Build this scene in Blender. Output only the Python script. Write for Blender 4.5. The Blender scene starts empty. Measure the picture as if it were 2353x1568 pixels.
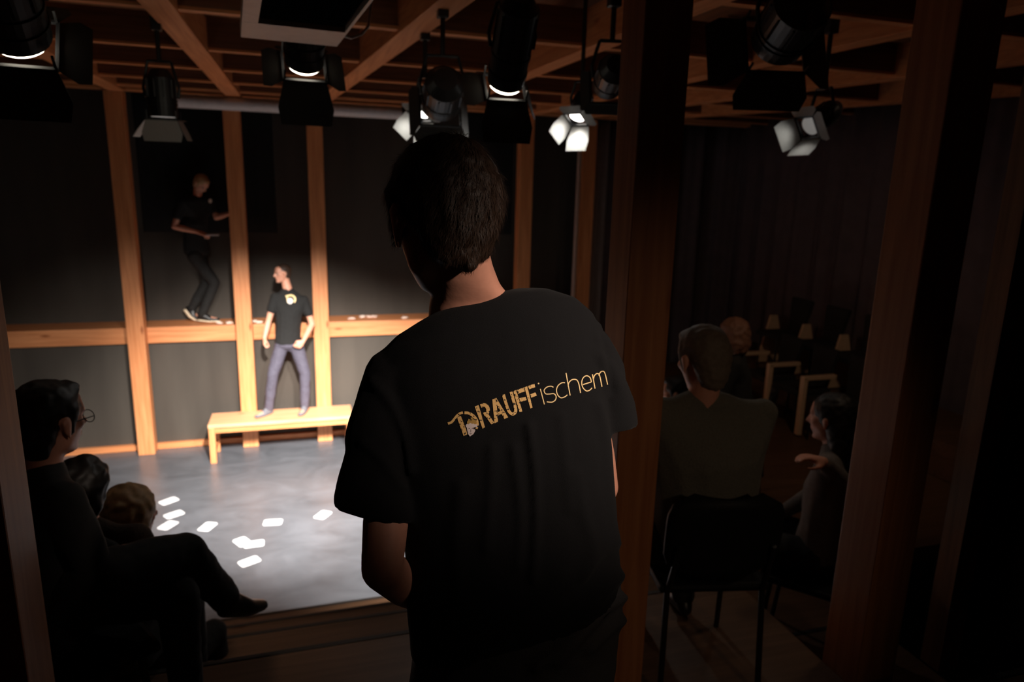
import bpy, bmesh, math, random
from mathutils import Vector, Matrix, noise
from mathutils.bvhtree import BVHTree
random.seed(7)
SC = bpy.context.scene; COL = SC.collection
W, H, FPX = 2353, 1568, 1574.0
YAW, PIT, ROL = math.radians(17.09), math.radians(12.57), math.radians(1.53)
# ------------------------------------------------------------------ camera
CF = Vector((math.sin(YAW)*math.cos(PIT), math.cos(YAW)*math.cos(PIT), -math.sin(PIT)))
_r0 = Vector((math.cos(YAW), -math.sin(YAW), 0)); _u0 = _r0.cross(CF)
CR = math.cos(ROL)*_r0 + math.sin(ROL)*_u0
CU = -math.sin(ROL)*_r0 + math.cos(ROL)*_u0
CO = Vector((0, 0, 3.4))
cam = bpy.data.cameras.new('camera'); cam_ob = bpy.data.objects.new('camera', cam); COL.objects.link(cam_ob)
cam_ob.matrix_world = Matrix(((CR.x, CU.x, -CF.x, CO.x), (CR.y, CU.y, -CF.y, CO.y), (CR.z, CU.z, -CF.z, CO.z), (0, 0, 0, 1)))
cam.sensor_width = 36; cam.lens = 36*FPX/W; cam.clip_start = .05
cam.dof.use_dof = True; cam.dof.focus_distance = 1.19; cam.dof.aperture_fstop = 4.2
SC.camera = cam_ob
# ------------------------------------------------------------------ world, exposure, lights
SC.view_settings.view_transform = 'Standard'; SC.view_settings.look = 'None'
SC.view_settings.exposure = 0; SC.view_settings.gamma = 1
wd = bpy.data.worlds.new('night'); SC.world = wd; wd.use_nodes = True
wd.node_tree.nodes['Background'].inputs[0].default_value = (0, 0, 0, 1)
wd.node_tree.nodes['Background'].inputs[1].default_value = 0

def spot(name, loc, target, power, size, blend, color=(1, .94, .88), rad=.09):
    l = bpy.data.lights.new(name, 'SPOT'); l.energy = power; l.spot_size = math.radians(size); l.spot_blend = blend
    l.color = color; l.shadow_soft_size = rad
    o = bpy.data.objects.new(name, l); COL.objects.link(o); o.location = loc
    o.rotation_euler = (Vector(target)-Vector(loc)).to_track_quat('-Z', 'Y').to_euler()
    return o
# stage lanterns (fixtures themselves are built further down at the same places)
LAMP_B, LAMP_C, LAMP_A = Vector((.04, 3.75, 3.975)), Vector((.97, 3.38, 3.89)), Vector((-.92, 2.95, 3.865))
TGT_B, TGT_C, TGT_A = Vector((-.25, 8.5, .0)), Vector((1.3, 7.2, .0)), Vector((-1.55, 8.2, .0))
def lens_light(p, t, power, size, blend, name):
    d = (t-p).normalized(); return spot(name, p+d*.055, t, power, size, blend)
lens_light(LAMP_B, TGT_B, 4500, 53, .95, 'light_lantern_middle')
lens_light(LAMP_C, TGT_C, 3400, 62, .9, 'light_lantern_right')
lens_light(LAMP_A, TGT_A, 1000, 54, .9, 'light_lantern_left')
# house light on the front man; the other spots are unseen added fill
spot('light_house_right', (1.5, -.72, 4.3), (.62, 1.15, 3.18), 250, 24.5, 1, (1, .80, .66), .05)
spot('light_fill_rear', (1.7, -1.9, 4.3), (1.05, 2.0, 2.1), 38, 35, .9, (1, .72, .5), .1)  # unseen fill added to lift the big post and lower cloth folds
spot('light_fill_side', (3.3, 2.9, 4.2), (4.8, 6.0, 1.4), 34, 90, .9, (1, .72, .5), .12)  # unseen fill added to brighten the side chairs
spot('light_fill_treads', (2.6, 2.3, 4.25), (1.75, 2.75, 1.1), 10, 45, .8, (1, .74, .52), .08)  # unseen fill added to brighten the treads, no fixture there

# ------------------------------------------------------------------ helpers
def px(x, y, d): return CO + d*((x-W/2)/FPX*CR - (y-H/2)/FPX*CU + CF)
def pz(x, y, z):
    d = (x-W/2)/FPX*CR - (y-H/2)/FPX*CU + CF; return CO + d*((z-CO.z)/d.z)
def py(x, y, Y):
    d = (x-W/2)/FPX*CR - (y-H/2)/FPX*CU + CF; return CO + d*(Y/d.y)
def tag(o, label=None, cat=None, group=None, kind=None):
    if label: o['label'] = label
    if cat: o['category'] = cat
    if group: o['group'] = group
    if kind: o['kind'] = kind
    return o
def empty(name, loc, label=None, cat=None, group=None):
    o = bpy.data.objects.new(name, None); COL.objects.link(o); o.location = loc; o.empty_display_size = .1
    return tag(o, label, cat, group)
def link(name, me, mat, parent=None, loc=None, smooth=False):
    """mesh in world coordinates; parent may be an unrotated empty"""
    o = bpy.data.objects.new(name, me); COL.objects.link(o)
    if mat: me.materials.clear(); me.materials.append(mat)
    if smooth:
        for p in me.polygons: p.use_smooth = True
    off = Vector((0, 0, 0))
    if parent:
        o.parent = parent; q = parent
        while q: off += q.location; q = q.parent
    if loc is not None:            # mesh origin moved to loc
        me.transform(Matrix.Translation(-Vector(loc))); o.location = Vector(loc)-off
    else:
        o.location = -off
        if parent: me.transform(Matrix.Translation(-off)); o.location = (0, 0, 0)
    return o
def bmesh_obj(name, bm, mat, parent=None, loc=None, smooth=False):
    me = bpy.data.meshes.new(name); bm.normal_update(); bm.to_mesh(me); bm.free()
    return link(name, me, mat, parent, loc, smooth)
def bbox(bm, lo, hi, bev=0.0, M=None):
    c = [(a+b)/2 for a, b in zip(lo, hi)]; s = [abs(b-a) for a, b in zip(lo, hi)]
    r = bmesh.ops.create_cube(bm, size=1, matrix=Matrix.Translation(c) @ Matrix.Diagonal((*s, 1)))
    vs = r['verts']
    if bev:
        es = list({e for v in vs for e in v.link_edges})
        rb = bmesh.ops.bevel(bm, geom=es, offset=bev, segments=2, affect='EDGES', profile=.6)
        vs = list({v for f in rb['faces'] for v in f.verts} | {v for v in vs if v.is_valid})
    if M: bmesh.ops.transform(bm, matrix=M, verts=vs)
    return vs
def box(name, lo, hi, mat, parent=None, bev=.004):
    bm = bmesh.new(); bbox(bm, lo, hi, bev)
    c = ((lo[0]+hi[0])/2, (lo[1]+hi[1])/2, min(lo[2], hi[2]))
    return bmesh_obj(name, bm, mat, parent, loc=c)
def frame_to(a, b, up=Vector((0, 0, 1))):
    x = (b-a).normalized(); y = up.cross(x)
    if y.length < 1e-4: y = Vector((0, 1, 0)).cross(x)
    y.normalize(); z = x.cross(y)
    return Matrix(((x.x, y.x, z.x, a.x), (x.y, y.y, z.y, a.y), (x.z, y.z, z.z, a.z), (0, 0, 0, 1)))
def bar(bm, a, b, w, h, bev=.004, dz=0):
    """bar from a to b, width w sideways, height h upwards from a/b line"""
    a, b = Vector(a), Vector(b); M = frame_to(a, b); L = (b-a).length
    bbox(bm, (0, -w/2, dz), (L, w/2, h+dz), bev, M)
def tube(bm, a, b, r, seg=16, r2=None):
    a, b = Vector(a), Vector(b); M = frame_to(a, b) @ Matrix.Rotation(math.pi/2, 4, 'Y'); L = (b-a).length
    bmesh.ops.create_cone(bm, cap_ends=True, segments=seg, radius1=r, radius2=r if r2 is None else r2, depth=L,
                          matrix=M @ Matrix.Translation((0, 0, L/2)))
def polytube(bm, pts, r, seg=8):
    for a, b in zip(pts, pts[1:]): tube(bm, a, b, r, seg)

# ------------------------------------------------------------------ materials
MATS = {}
def nodes(name):
    m = bpy.data.materials.new(name); m.use_nodes = True
    return m, m.node_tree.nodes, m.node_tree.links, m.node_tree.nodes['Principled BSDF']
def plain(name, col, rough=.6, metal=0, noise_amt=.15, scale=20, bump=0, coat=0, spec=.5, sheen=0):
    if name in MATS: return MATS[name]
    m, N, L, B = nodes(name)
    tc = N.new('ShaderNodeTexCoord'); nz = N.new('ShaderNodeTexNoise'); nz.inputs['Scale'].default_value = scale
    nz.inputs['Detail'].default_value = 6
    L.new(tc.outputs['Object'], nz.inputs['Vector'])
    mx = N.new('ShaderNodeMix'); mx.data_type = 'RGBA'
    mx.inputs[6].default_value = (*[c*(1-noise_amt) for c in col], 1); mx.inputs[7].default_value = (*[min(1, c*(1+noise_amt)) for c in col], 1)
    L.new(nz.outputs[0], mx.inputs[0]); L.new(mx.outputs[2], B.inputs['Base Color'])
    B.inputs['Roughness'].default_value = rough; B.inputs['Metallic'].default_value = metal
    B.inputs['Specular IOR Level'].default_value = spec
    if sheen: B.inputs['Sheen Weight'].default_value = sheen
    if bump:
        bp = N.new('ShaderNodeBump'); bp.inputs['Strength'].default_value = bump; bp.inputs['Distance'].default_value = .01
        L.new(nz.outputs[0], bp.inputs['Height']); L.new(bp.outputs[0], B.inputs['Normal'])
    MATS[name] = m; return m
def wood(name, axis, c1=(.58, .205, .072), c2=(.76, .31, .125), rough=.5):
    if name in MATS: return MATS[name]
    m, N, L, B = nodes(name)
    tc = N.new('ShaderNodeTexCoord'); mp = N.new('ShaderNodeMapping'); s = [14, 14, 14]; s[axis] = .7
    mp.inputs['Scale'].default_value = s
    nz = N.new('ShaderNodeTexNoise'); nz.inputs['Scale'].default_value = 2.2; nz.inputs['Detail'].default_value = 7; nz.inputs['Distortion'].default_value = .7
    L.new(tc.outputs['Object'], mp.inputs[0]); L.new(mp.outputs[0], nz.inputs['Vector'])
    cr = N.new('ShaderNodeValToRGB'); cr.color_ramp.elements[0].color = (*c1, 1); cr.color_ramp.elements[1].color = (*c2, 1)
    cr.color_ramp.elements[0].position = .35; cr.color_ramp.elements[1].position = .68
    L.new(nz.outputs[0], cr.inputs[0])
    # knots
    mp2 = N.new('ShaderNodeMapping'); s2 = [4, 4, 4]; s2[axis] = 1.3; mp2.inputs['Scale'].default_value = s2
    vo = N.new('ShaderNodeTexVoronoi'); vo.inputs['Scale'].default_value = 1.1
    L.new(tc.outputs['Object'], mp2.inputs[0]); L.new(mp2.outputs[0], vo.inputs['Vector'])
    c3 = N.new('ShaderNodeValToRGB'); c3.color_ramp.elements[0].color = (.45, .3, .2, 1); c3.color_ramp.elements[1].color = (1, 1, 1, 1)
    c3.color_ramp.elements[0].position = .03; c3.color_ramp.elements[1].position = .1
    L.new(vo.outputs['Distance'], c3.inputs[0])
    mu = N.new('ShaderNodeMix'); mu.data_type = 'RGBA'; mu.blend_type = 'MULTIPLY'; mu.inputs[0].default_value = 1
    L.new(cr.outputs[0], mu.inputs[6]); L.new(c3.outputs[0], mu.inputs[7]); L.new(mu.outputs[2], B.inputs['Base Color'])
    B.inputs['Roughness'].default_value = rough
    bp = N.new('ShaderNodeBump'); bp.inputs['Strength'].default_value = .12; bp.inputs['Distance'].default_value = .004
    L.new(nz.outputs[0], bp.inputs['Height']); L.new(bp.outputs[0], B.inputs['Normal'])
    MATS[name] = m; return m
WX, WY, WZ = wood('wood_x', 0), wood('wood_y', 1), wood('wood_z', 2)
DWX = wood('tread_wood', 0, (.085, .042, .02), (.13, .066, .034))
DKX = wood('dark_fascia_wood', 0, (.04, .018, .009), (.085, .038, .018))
CEILW = wood('ceiling_board', 1, (.12, .045, .018), (.2, .08, .03))
BLACKM = plain('black_metal', (.012, .012, .013), .38, .0, spec=.5)
FLAPM = plain('lit_flap', (.42, .42, .40), .5, 0, .1, 120)  # pale copy for lit barn doors, lamp light put into the colour
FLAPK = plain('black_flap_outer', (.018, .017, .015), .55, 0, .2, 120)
CHROME = plain('bare_metal', (.55, .55, .55), .3, .9)
CARD = plain('white_card', (.85, .85, .86), .5, 0, .02)
WHITEM = plain('white_metal', (.6, .55, .5), .45)
PIPEM = plain('white_tube', (.62, .6, .6), .45)
SKIN = plain('skin', (.62, .29, .20), .5, 0, .12, 60, .05)
SKIN_P = plain('skin_pale', (.70, .33, .22), .5, 0, .1, 60)
SHIRT = plain('black_cotton', (.005, .005, .006), .9, 0, .5, 900, .3, spec=.25, sheen=.03)
SHIRT_S = plain('black_cotton_stage', (.008, .0075, .007), .9, 0, .4, 60)
DENIM = plain('dark_denim', (.035, .034, .038), .8, 0, .4, 500, .3)
GREYTR = plain('slate_trousers', (.075, .068, .095), .8, 0, .2, 60)
BLACKTR = plain('black_trousers', (.012, .011, .010), .85, 0, .3, 60)
HAIRD = plain('dark_brown_hair', (.034, .016, .008), .6, 0, .6, 300)
HAIRB = plain('black_hair', (.012, .009, .007), .55, 0, .5, 80)
HAIRBL = plain('blond_hair', (.42, .25, .12), .6, 0, .4, 80)
HAIRG = plain('grey_hair', (.16, .12, .085), .7, 0, .3, 120)
KNIT = plain('grey_knit', (.13, .12, .095), .95, 0, .35, 160, .4)
KNITB = plain('brown_knit', (.055, .035, .022), .95, 0, .35, 120, .4)
DARKC = plain('dark_cloth', (.012, .011, .010), .9, 0, .3, 60)
GREYCL = plain('pale_grey_cloth', (.14, .12, .11), .95, 0, .3, 60)
PLASTIC = plain('black_plastic', (.008, .008, .008), .6, spec=.2)
SHOE = plain('black_leather', (.01, .009, .009), .35)
SOLE = plain('pale_sole', (.75, .6, .42), .6)
DRAPE = plain('black_drape', (.005, .005, .005), .95)
CURT = plain('dark_curtain', (.10, .075, .085), .9, 0, .3, 6)
CURTG = plain('grey_curtain', (.22, .18, .175), .9, 0, .2, 6)
def emis(name, col, st):
    m, N, L, B = nodes(name); B.inputs['Emission Color'].default_value = (*col, 1); B.inputs['Emission Strength'].default_value = st
    B.inputs['Base Color'].default_value = (.8, .8, .8, 1)
    nz = N.new('ShaderNodeTexNoise'); nz.inputs['Scale'].default_value = 30
    return m
GLOW = emis('lit_lens', (1, .9, .72), 9)
GLOWD = emis('lit_lens_soft', (1, .93, .85), 5)
def wall_mat():
    m, N, L, B = nodes('dark_wall_panel')
    tc = N.new('ShaderNodeTexCoord'); mp = N.new('ShaderNodeMapping'); mp.inputs['Scale'].default_value = (1.6, 1, .25)
    nz = N.new('ShaderNodeTexNoise'); nz.inputs['Scale'].default_value = 1.2; nz.inputs['Detail'].default_value = 5
    L.new(tc.outputs['Object'], mp.inputs[0]); L.new(mp.outputs[0], nz.inputs['Vector'])
    cr = N.new('ShaderNodeValToRGB'); cr.color_ramp.elements[0].color = (.034, .026, .019, 1); cr.color_ramp.elements[1].color = (.066, .054, .042, 1)
    cr.color_ramp.elements[0].position = .3; cr.color_ramp.elements[1].position = .7
    L.new(nz.outputs[0], cr.inputs[0]); L.new(cr.outputs[0], B.inputs['Base Color']); B.inputs['Roughness'].default_value = .75
    return m
WALLM = wall_mat()
def floor_mat():
    m, N, L, B = nodes('stage_floor_grey')
    tc = N.new('ShaderNodeTexCoord'); mp = N.new('ShaderNodeMapping'); mp.inputs['Scale'].default_value = (1, 1.7, 1)
    nz = N.new('ShaderNodeTexNoise'); nz.inputs['Scale'].default_value = 1.6; nz.inputs['Detail'].default_value = 9; nz.inputs['Roughness'].default_value = .62; nz.inputs['Distortion'].default_value = 1.2
    L.new(tc.outputs['Object'], mp.inputs[0]); L.new(mp.outputs[0], nz.inputs['Vector'])
    cr = N.new('ShaderNodeValToRGB'); cr.color_ramp.elements[0].color = (.066, .071, .080, 1); cr.color_ramp.elements[1].color = (.118, .126, .142, 1)
    cr.color_ramp.elements[0].position = .3; cr.color_ramp.elements[1].position = .72
    L.new(nz.outputs[0], cr.inputs[0]); L.new(cr.outputs[0], B.inputs['Base Color'])
    rr = N.new('ShaderNodeMapRange'); rr.inputs['To Min'].default_value = .27; rr.inputs['To Max'].default_value = .42
    L.new(nz.outputs[0], rr.inputs[0]); L.new(rr.outputs[0], B.inputs['Roughness'])
    return m
FLOORM = floor_mat()
def ink_mat(name, c1, c2, speck):
    m, N, L, B = nodes(name)
    tc = N.new('ShaderNodeTexCoord'); nz = N.new('ShaderNodeTexNoise'); nz.inputs['Scale'].default_value = 260; nz.inputs['Detail'].default_value = 3
    L.new(tc.outputs['Object'], nz.inputs['Vector'])
    n2 = N.new('ShaderNodeTexNoise'); n2.inputs['Scale'].default_value = 40; L.new(tc.outputs['Object'], n2.inputs['Vector'])
    m1 = N.new('ShaderNodeMix'); m1.data_type = 'RGBA'; m1.inputs[6].default_value = (*c1, 1); m1.inputs[7].default_value = (*c2, 1)
    L.new(n2.outputs[0], m1.inputs[0])
    cr = N.new('ShaderNodeValToRGB'); cr.color_ramp.elements[0].position = speck; cr.color_ramp.elements[1].position = speck+.03
    L.new(nz.outputs[0], cr.inputs[0])
    m2 = N.new('ShaderNodeMix'); m2.data_type = 'RGBA'; m2.inputs[6].default_value = (.013, .013, .015, 1)
    L.new(cr.outputs[0], m2.inputs[0]); L.new(m1.outputs[2], m2.inputs[7]); L.new(m2.outputs[2], B.inputs['Base Color'])
    B.inputs['Roughness'].default_value = .55
    return m

# ================================================================== SETTING
def struct(name, lo, hi, mat):
    return tag(box(name, lo, hi, mat, bev=0), kind='structure')
struct('floor', (-4.6, -2.6, -.75), (8.2, 9.9, -.7), plain('floor_black', (.02, .018, .016), .8))
struct('ceiling', (-4.6, -2.6, 4.78), (8.2, 9.9, 4.84), CEILW)
struct('wall_left', (-4.7, -2.6, -.75), (-4.6, 9.9, 4.84), WALLM)
struct('wall_back', (-4.6, 9.75, -.75), (8.2, 9.9, 4.84), WALLM)
struct('wall_right', (8.2, -2.6, -.75), (8.3, 9.9, 4.84), WALLM)
struct('wall_rear', (-4.6, -2.7, -.75), (8.2, -2.6, 4.84), WALLM)
# stage platform
st = empty('stage_platform', (0, 7.3, -.7), 'low grey stage platform with timber front edge, white cards lying on it', 'stage')
box('stage_floor', (-4.55, 5.105, -.7), (3.9, 9.235, 0), FLOORM, st, bev=0)
box('edge_beam', (-4.55, 5.06, -.10), (3.9, 5.103, .004), wood('edge_wood', 0, (.45, .2, .09), (.62, .3, .14)), st)
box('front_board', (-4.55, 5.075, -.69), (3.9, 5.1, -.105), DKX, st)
# lower stage wall under the ledge, baseboard
struct('wall_stage', (-4.55, 9.31, .0), (3.9, 9.38, 1.4), WALLM)
struct('baseboard_stage', (-4.55, 9.245, 0), (3.9, 9.31, .07), WX)
# ledge
lg = empty('wall_ledge', (0, 9.3, 1.4), 'pale timber ledge running along the stage wall, performer standing on it', 'ledge')
box('edge_beam', (-4.55, 9.245, 1.40), (3.9, 9.36, 1.6), WX, lg)
box('top_board', (-4.55, 9.36, 1.55), (3.9, 9.74, 1.595), WX, lg)
# posts of the stage wall
PG = 'timber posts of the stage wall'
posts = [(-3.75, 'timber post of stage wall hidden in dark at far left'),
         (-1.98, 'timber post at left end of stage wall, left of the ledge performer'),
         (-.75, 'timber post between the ledge performer and the man on bench'),
         (.19, 'timber post right behind the bench, right of the man standing on it'),
         (2.93, 'timber post of stage wall seen right beside the head of the front man'),
         (3.84, 'timber post beside the grey curtain strip at right end of stage wall')]
for x, l in posts:
    tag(box('timber_post', (x-.095, 9.06, .001), (x+.095, 9.235, 4.36), WZ, bev=.008), l, 'post', PG)
# tribune posts, their shade put into a darker wood colour
PSHADE = wood('shaded_post', 2, (.30, .105, .037), (.42, .17, .065))
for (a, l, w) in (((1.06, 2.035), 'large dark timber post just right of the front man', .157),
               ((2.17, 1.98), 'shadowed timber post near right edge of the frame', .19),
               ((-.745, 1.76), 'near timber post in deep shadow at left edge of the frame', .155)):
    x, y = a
    tag(box('timber_post', (x-w/2, y-w/2, 1.052 if x > 2 else 1.452), (x+w/2, y+w/2, 4.36), PSHADE, bev=.006), l, 'post', 'timber posts at the front of the tribune')
struct('door_1', (2.62, 1.0, 1.7), (2.67, 1.95, 3.95), plain('door_black', (.01, .009, .009), .6))
struct('trim_1', (2.50, 1.88, 1.45), (2.60, 1.97, 4.36), wood('dark_jamb', 2, (.16, .08, .035), (.26, .13, .06)))

# ceiling timbers: along the depth of the room
BG = 'ceiling beams running towards the stage wall'
for a, b, w, l in [((-1.97, 0), (-1.93, 9.05), .17, 'ceiling beam running to the leftmost lit post of the stage wall'),
                ((-.77, 0), (-.70, 9.05), .17, 'ceiling beam running to the post beside the ledge performer'),
                ((1.19, .2), (.28, 9.05), .17, 'slanted ceiling beam right of the white frame, running to post behind the bench'),
                ((2.20, .2), (1.78, 9.05), .15, 'ceiling beam right of the hanging lantern, ending behind the big post'),
                ((3.62, 2.0), (2.95, 9.05), .15, 'leftmost ceiling beam seen right of the big post'),
                ((5.3, 2.2), (3.72, 8.9), .15, 'middle ceiling beam seen right of the big post'),
                ((7.2, 3.2), (4.5, 8.9), .15, 'rightmost ceiling beam, low above the dark curtain')]:
    bm = bmesh.new(); bar(bm, (*a, 4.35), (*b, 4.35), w, .26, .006)
    tag(bmesh_obj('ceiling_beam', bm, WY, loc=(*a, 4.35)), l, 'beam', BG)
JG = 'cross joists under the ceiling'; JSHADE = wood('shaded_joist', 0, (.17, .06, .025), (.26, .10, .045))  # dark board colour stands in for shade on the joist sides
for y, l in [(2.05, 'ceiling joist over the tribune posts, nearest one'), (3.42, 'ceiling joist above the white frame, second nearest'),
             (4.77, 'ceiling joist just behind the white frame'), (6.1, 'ceiling joist behind the middle lantern'),
             (7.12, 'ceiling joist third from the stage wall'), (8.0, 'ceiling joist second from the stage wall'),
             (8.72, 'ceiling joist right before the screen roller')]:
    e = empty('ceiling_joist', (0, y, 4.375), l, 'joist', JG)
    box('board', (-4.55, y-.03, 4.40), (8.1, y+.03, 4.62), JSHADE, e); box('lit_underside', (-4.55, y-.036, 4.375), (8.1, y+.036, 4.398), WX, e)  # pale strip added below paints the floor bounce on the underside
tag(box('wall_plate', (-4.55, 9.06, 4.37), (8.1, 9.24, 4.6), WX), 'timber beam along the top of the stage wall posts', 'beam')
# drapes and curtains
def curtain(name, pts, z0, z1, mat, amp, step, label, cat, seed=0):
    rnd = random.Random(seed); bm = bmesh.new(); L = []; n = 0
    segs = list(zip(pts, pts[1:])); tot = 0; cols = []
    for a, b in segs:
        a, b = Vector(a), Vector(b); d = (b-a); k = max(2, int(d.length/.02)); nrm = Vector((-d.y, d.x)).normalized()
        for i in range(k):
            s = tot+d.length*i/k; q = a+d*(i/k)
            off = amp*(math.sin(s*2*math.pi/step)+.5*math.sin(s*2*math.pi/step*.43+1.3)+.35*math.sin(s*2*math.pi/step*2.3+.4))
            cols.append((q, nrm, off))
        tot += d.length
    rows = []
    for j in range(9):
        z = z0+(z1-z0)*j/8; t = 1-.45*j/8
        rows.append([bm.verts.new((q.x+n_.x*o*t, q.y+n_.y*o*t, z)) for q, n_, o in cols])
    for r0, r1 in zip(rows, rows[1:]):
        for i in range(len(cols)-1): bm.faces.new((r0[i], r0[i+1], r1[i+1], r1[i]))
    o = bmesh_obj(name, bm, mat, loc=(pts[0][0], pts[0][1], z0), smooth=True)
    so = o.modifiers.new('thickness', 'SOLIDIFY'); so.thickness = .006
    return tag(o, label, cat)
curtain('black_drape', [(-1.92, 9.733), (-.30, 9.733)], 2.74, 4.55, DRAPE, .008, .3, 'black drape on stage wall behind the performer on the ledge', 'drape', 1)
curtain('black_drape', [(2.2, 9.733), (2.95, 9.733)], 2.74, 4.55, DRAPE, .008, .3, 'black drape on stage wall left of the post beside the front man head', 'drape', 2)
curtain('stage_curtain', [(3.98, 9.3), (4.25, 9.3)], .0, 4.5, CURTG, .02, .14, 'narrow grey curtain strip right of the last stage wall post', 'curtain', 3)
curtain('stage_curtain', [(4.3, 9.55), (6.1, 9.55), (6.4, 9.3), (6.4, 1.6)], -.7, 4.55, CURT, .055, .42, 'long dark pleated curtain hanging behind the right side seats', 'curtain', 4)
# thin pipe beside last post
bm = bmesh.new(); tube(bm, (3.66, 9.0, 0), (3.66, 9.0, 4.36), .03, 12)
tag(bmesh_obj('stand_pipe', bm, plain('pink_grey_paint', (.4, .27, .22), .5), loc=(3.66, 9.0, 0), smooth=False), 'thin pinkish grey vertical pipe just left of the last stage wall post', 'pipe')
# screen roller
rl = empty('screen_roller', (-.1, 8.93, 4.27), 'long white roller tube of a rolled-up screen above the stage wall', 'projection screen')
bm = bmesh.new(); tube(bm, (-1.42, 8.93, 4.27), (1.24, 8.93, 4.27), .075, 24); bmesh_obj('roller_case', bm, PIPEM, rl)
for x in (-1.43, 1.25):
    bm = bmesh.new(); tube(bm, (x-.02, 8.93, 4.27), (x+.02, 8.93, 4.27), .08, 24); tube(bm, (x, 8.93, 4.3), (x, 8.93, 4.5), .012, 8)
    bmesh_obj('end_bracket', bm, BLACKM, rl)
# white hanging frame
wf = empty('hanging_frame', (0, 2.6, 3.93), 'white metal frame around a dark box hanging from the ceiling above the stage', 'ceiling fixture')
zb = 3.95; A = pz(555, 50, zb); wl = .37; Mw = Matrix.Translation((A.x, A.y, zb)) @ Matrix.Rotation(math.radians(5), 4, 'Z')
BLKBOX = plain('matt_black', (.004, .004, .004), 1, spec=0)
for (lo, hi) in (((0, 0, 0), (wl, .29, .045)), ((0, -.95, 0), (wl, -.87, .045)), ((0, -.868, 0), (.055, -.002, .045)), ((wl-.012, -.868, 0), (wl, -.002, .045))):
    bm = bmesh.new(); bbox(bm, lo, hi, .002, Mw); bmesh_obj('frame_bar', bm, WHITEM, wf)
bm = bmesh.new(); bbox(bm, (.058, -.86, .015), (wl-.015, -.006, .14), .01, Mw); bmesh_obj('dark_box', bm, BLKBOX, wf)
for x in (.05, wl-.05):
    bm = bmesh.new(); tube(bm, Mw @ Vector((x, -.4, .04)), Mw @ Vector((x, -.4, .44)), .008, 8); bmesh_obj('hanger', bm, BLACKM, wf)
bm = bmesh.new(); polytube(bm, [Mw @ Vector(v) for v in ((wl, .2, .03), (wl+.05, .24, .03), (wl+.09, .22, .045), (wl+.12, .24, .08), (wl+.2, .42, .43))], .006)
bmesh_obj('power_cable', bm, WHITEM, wf)

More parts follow.
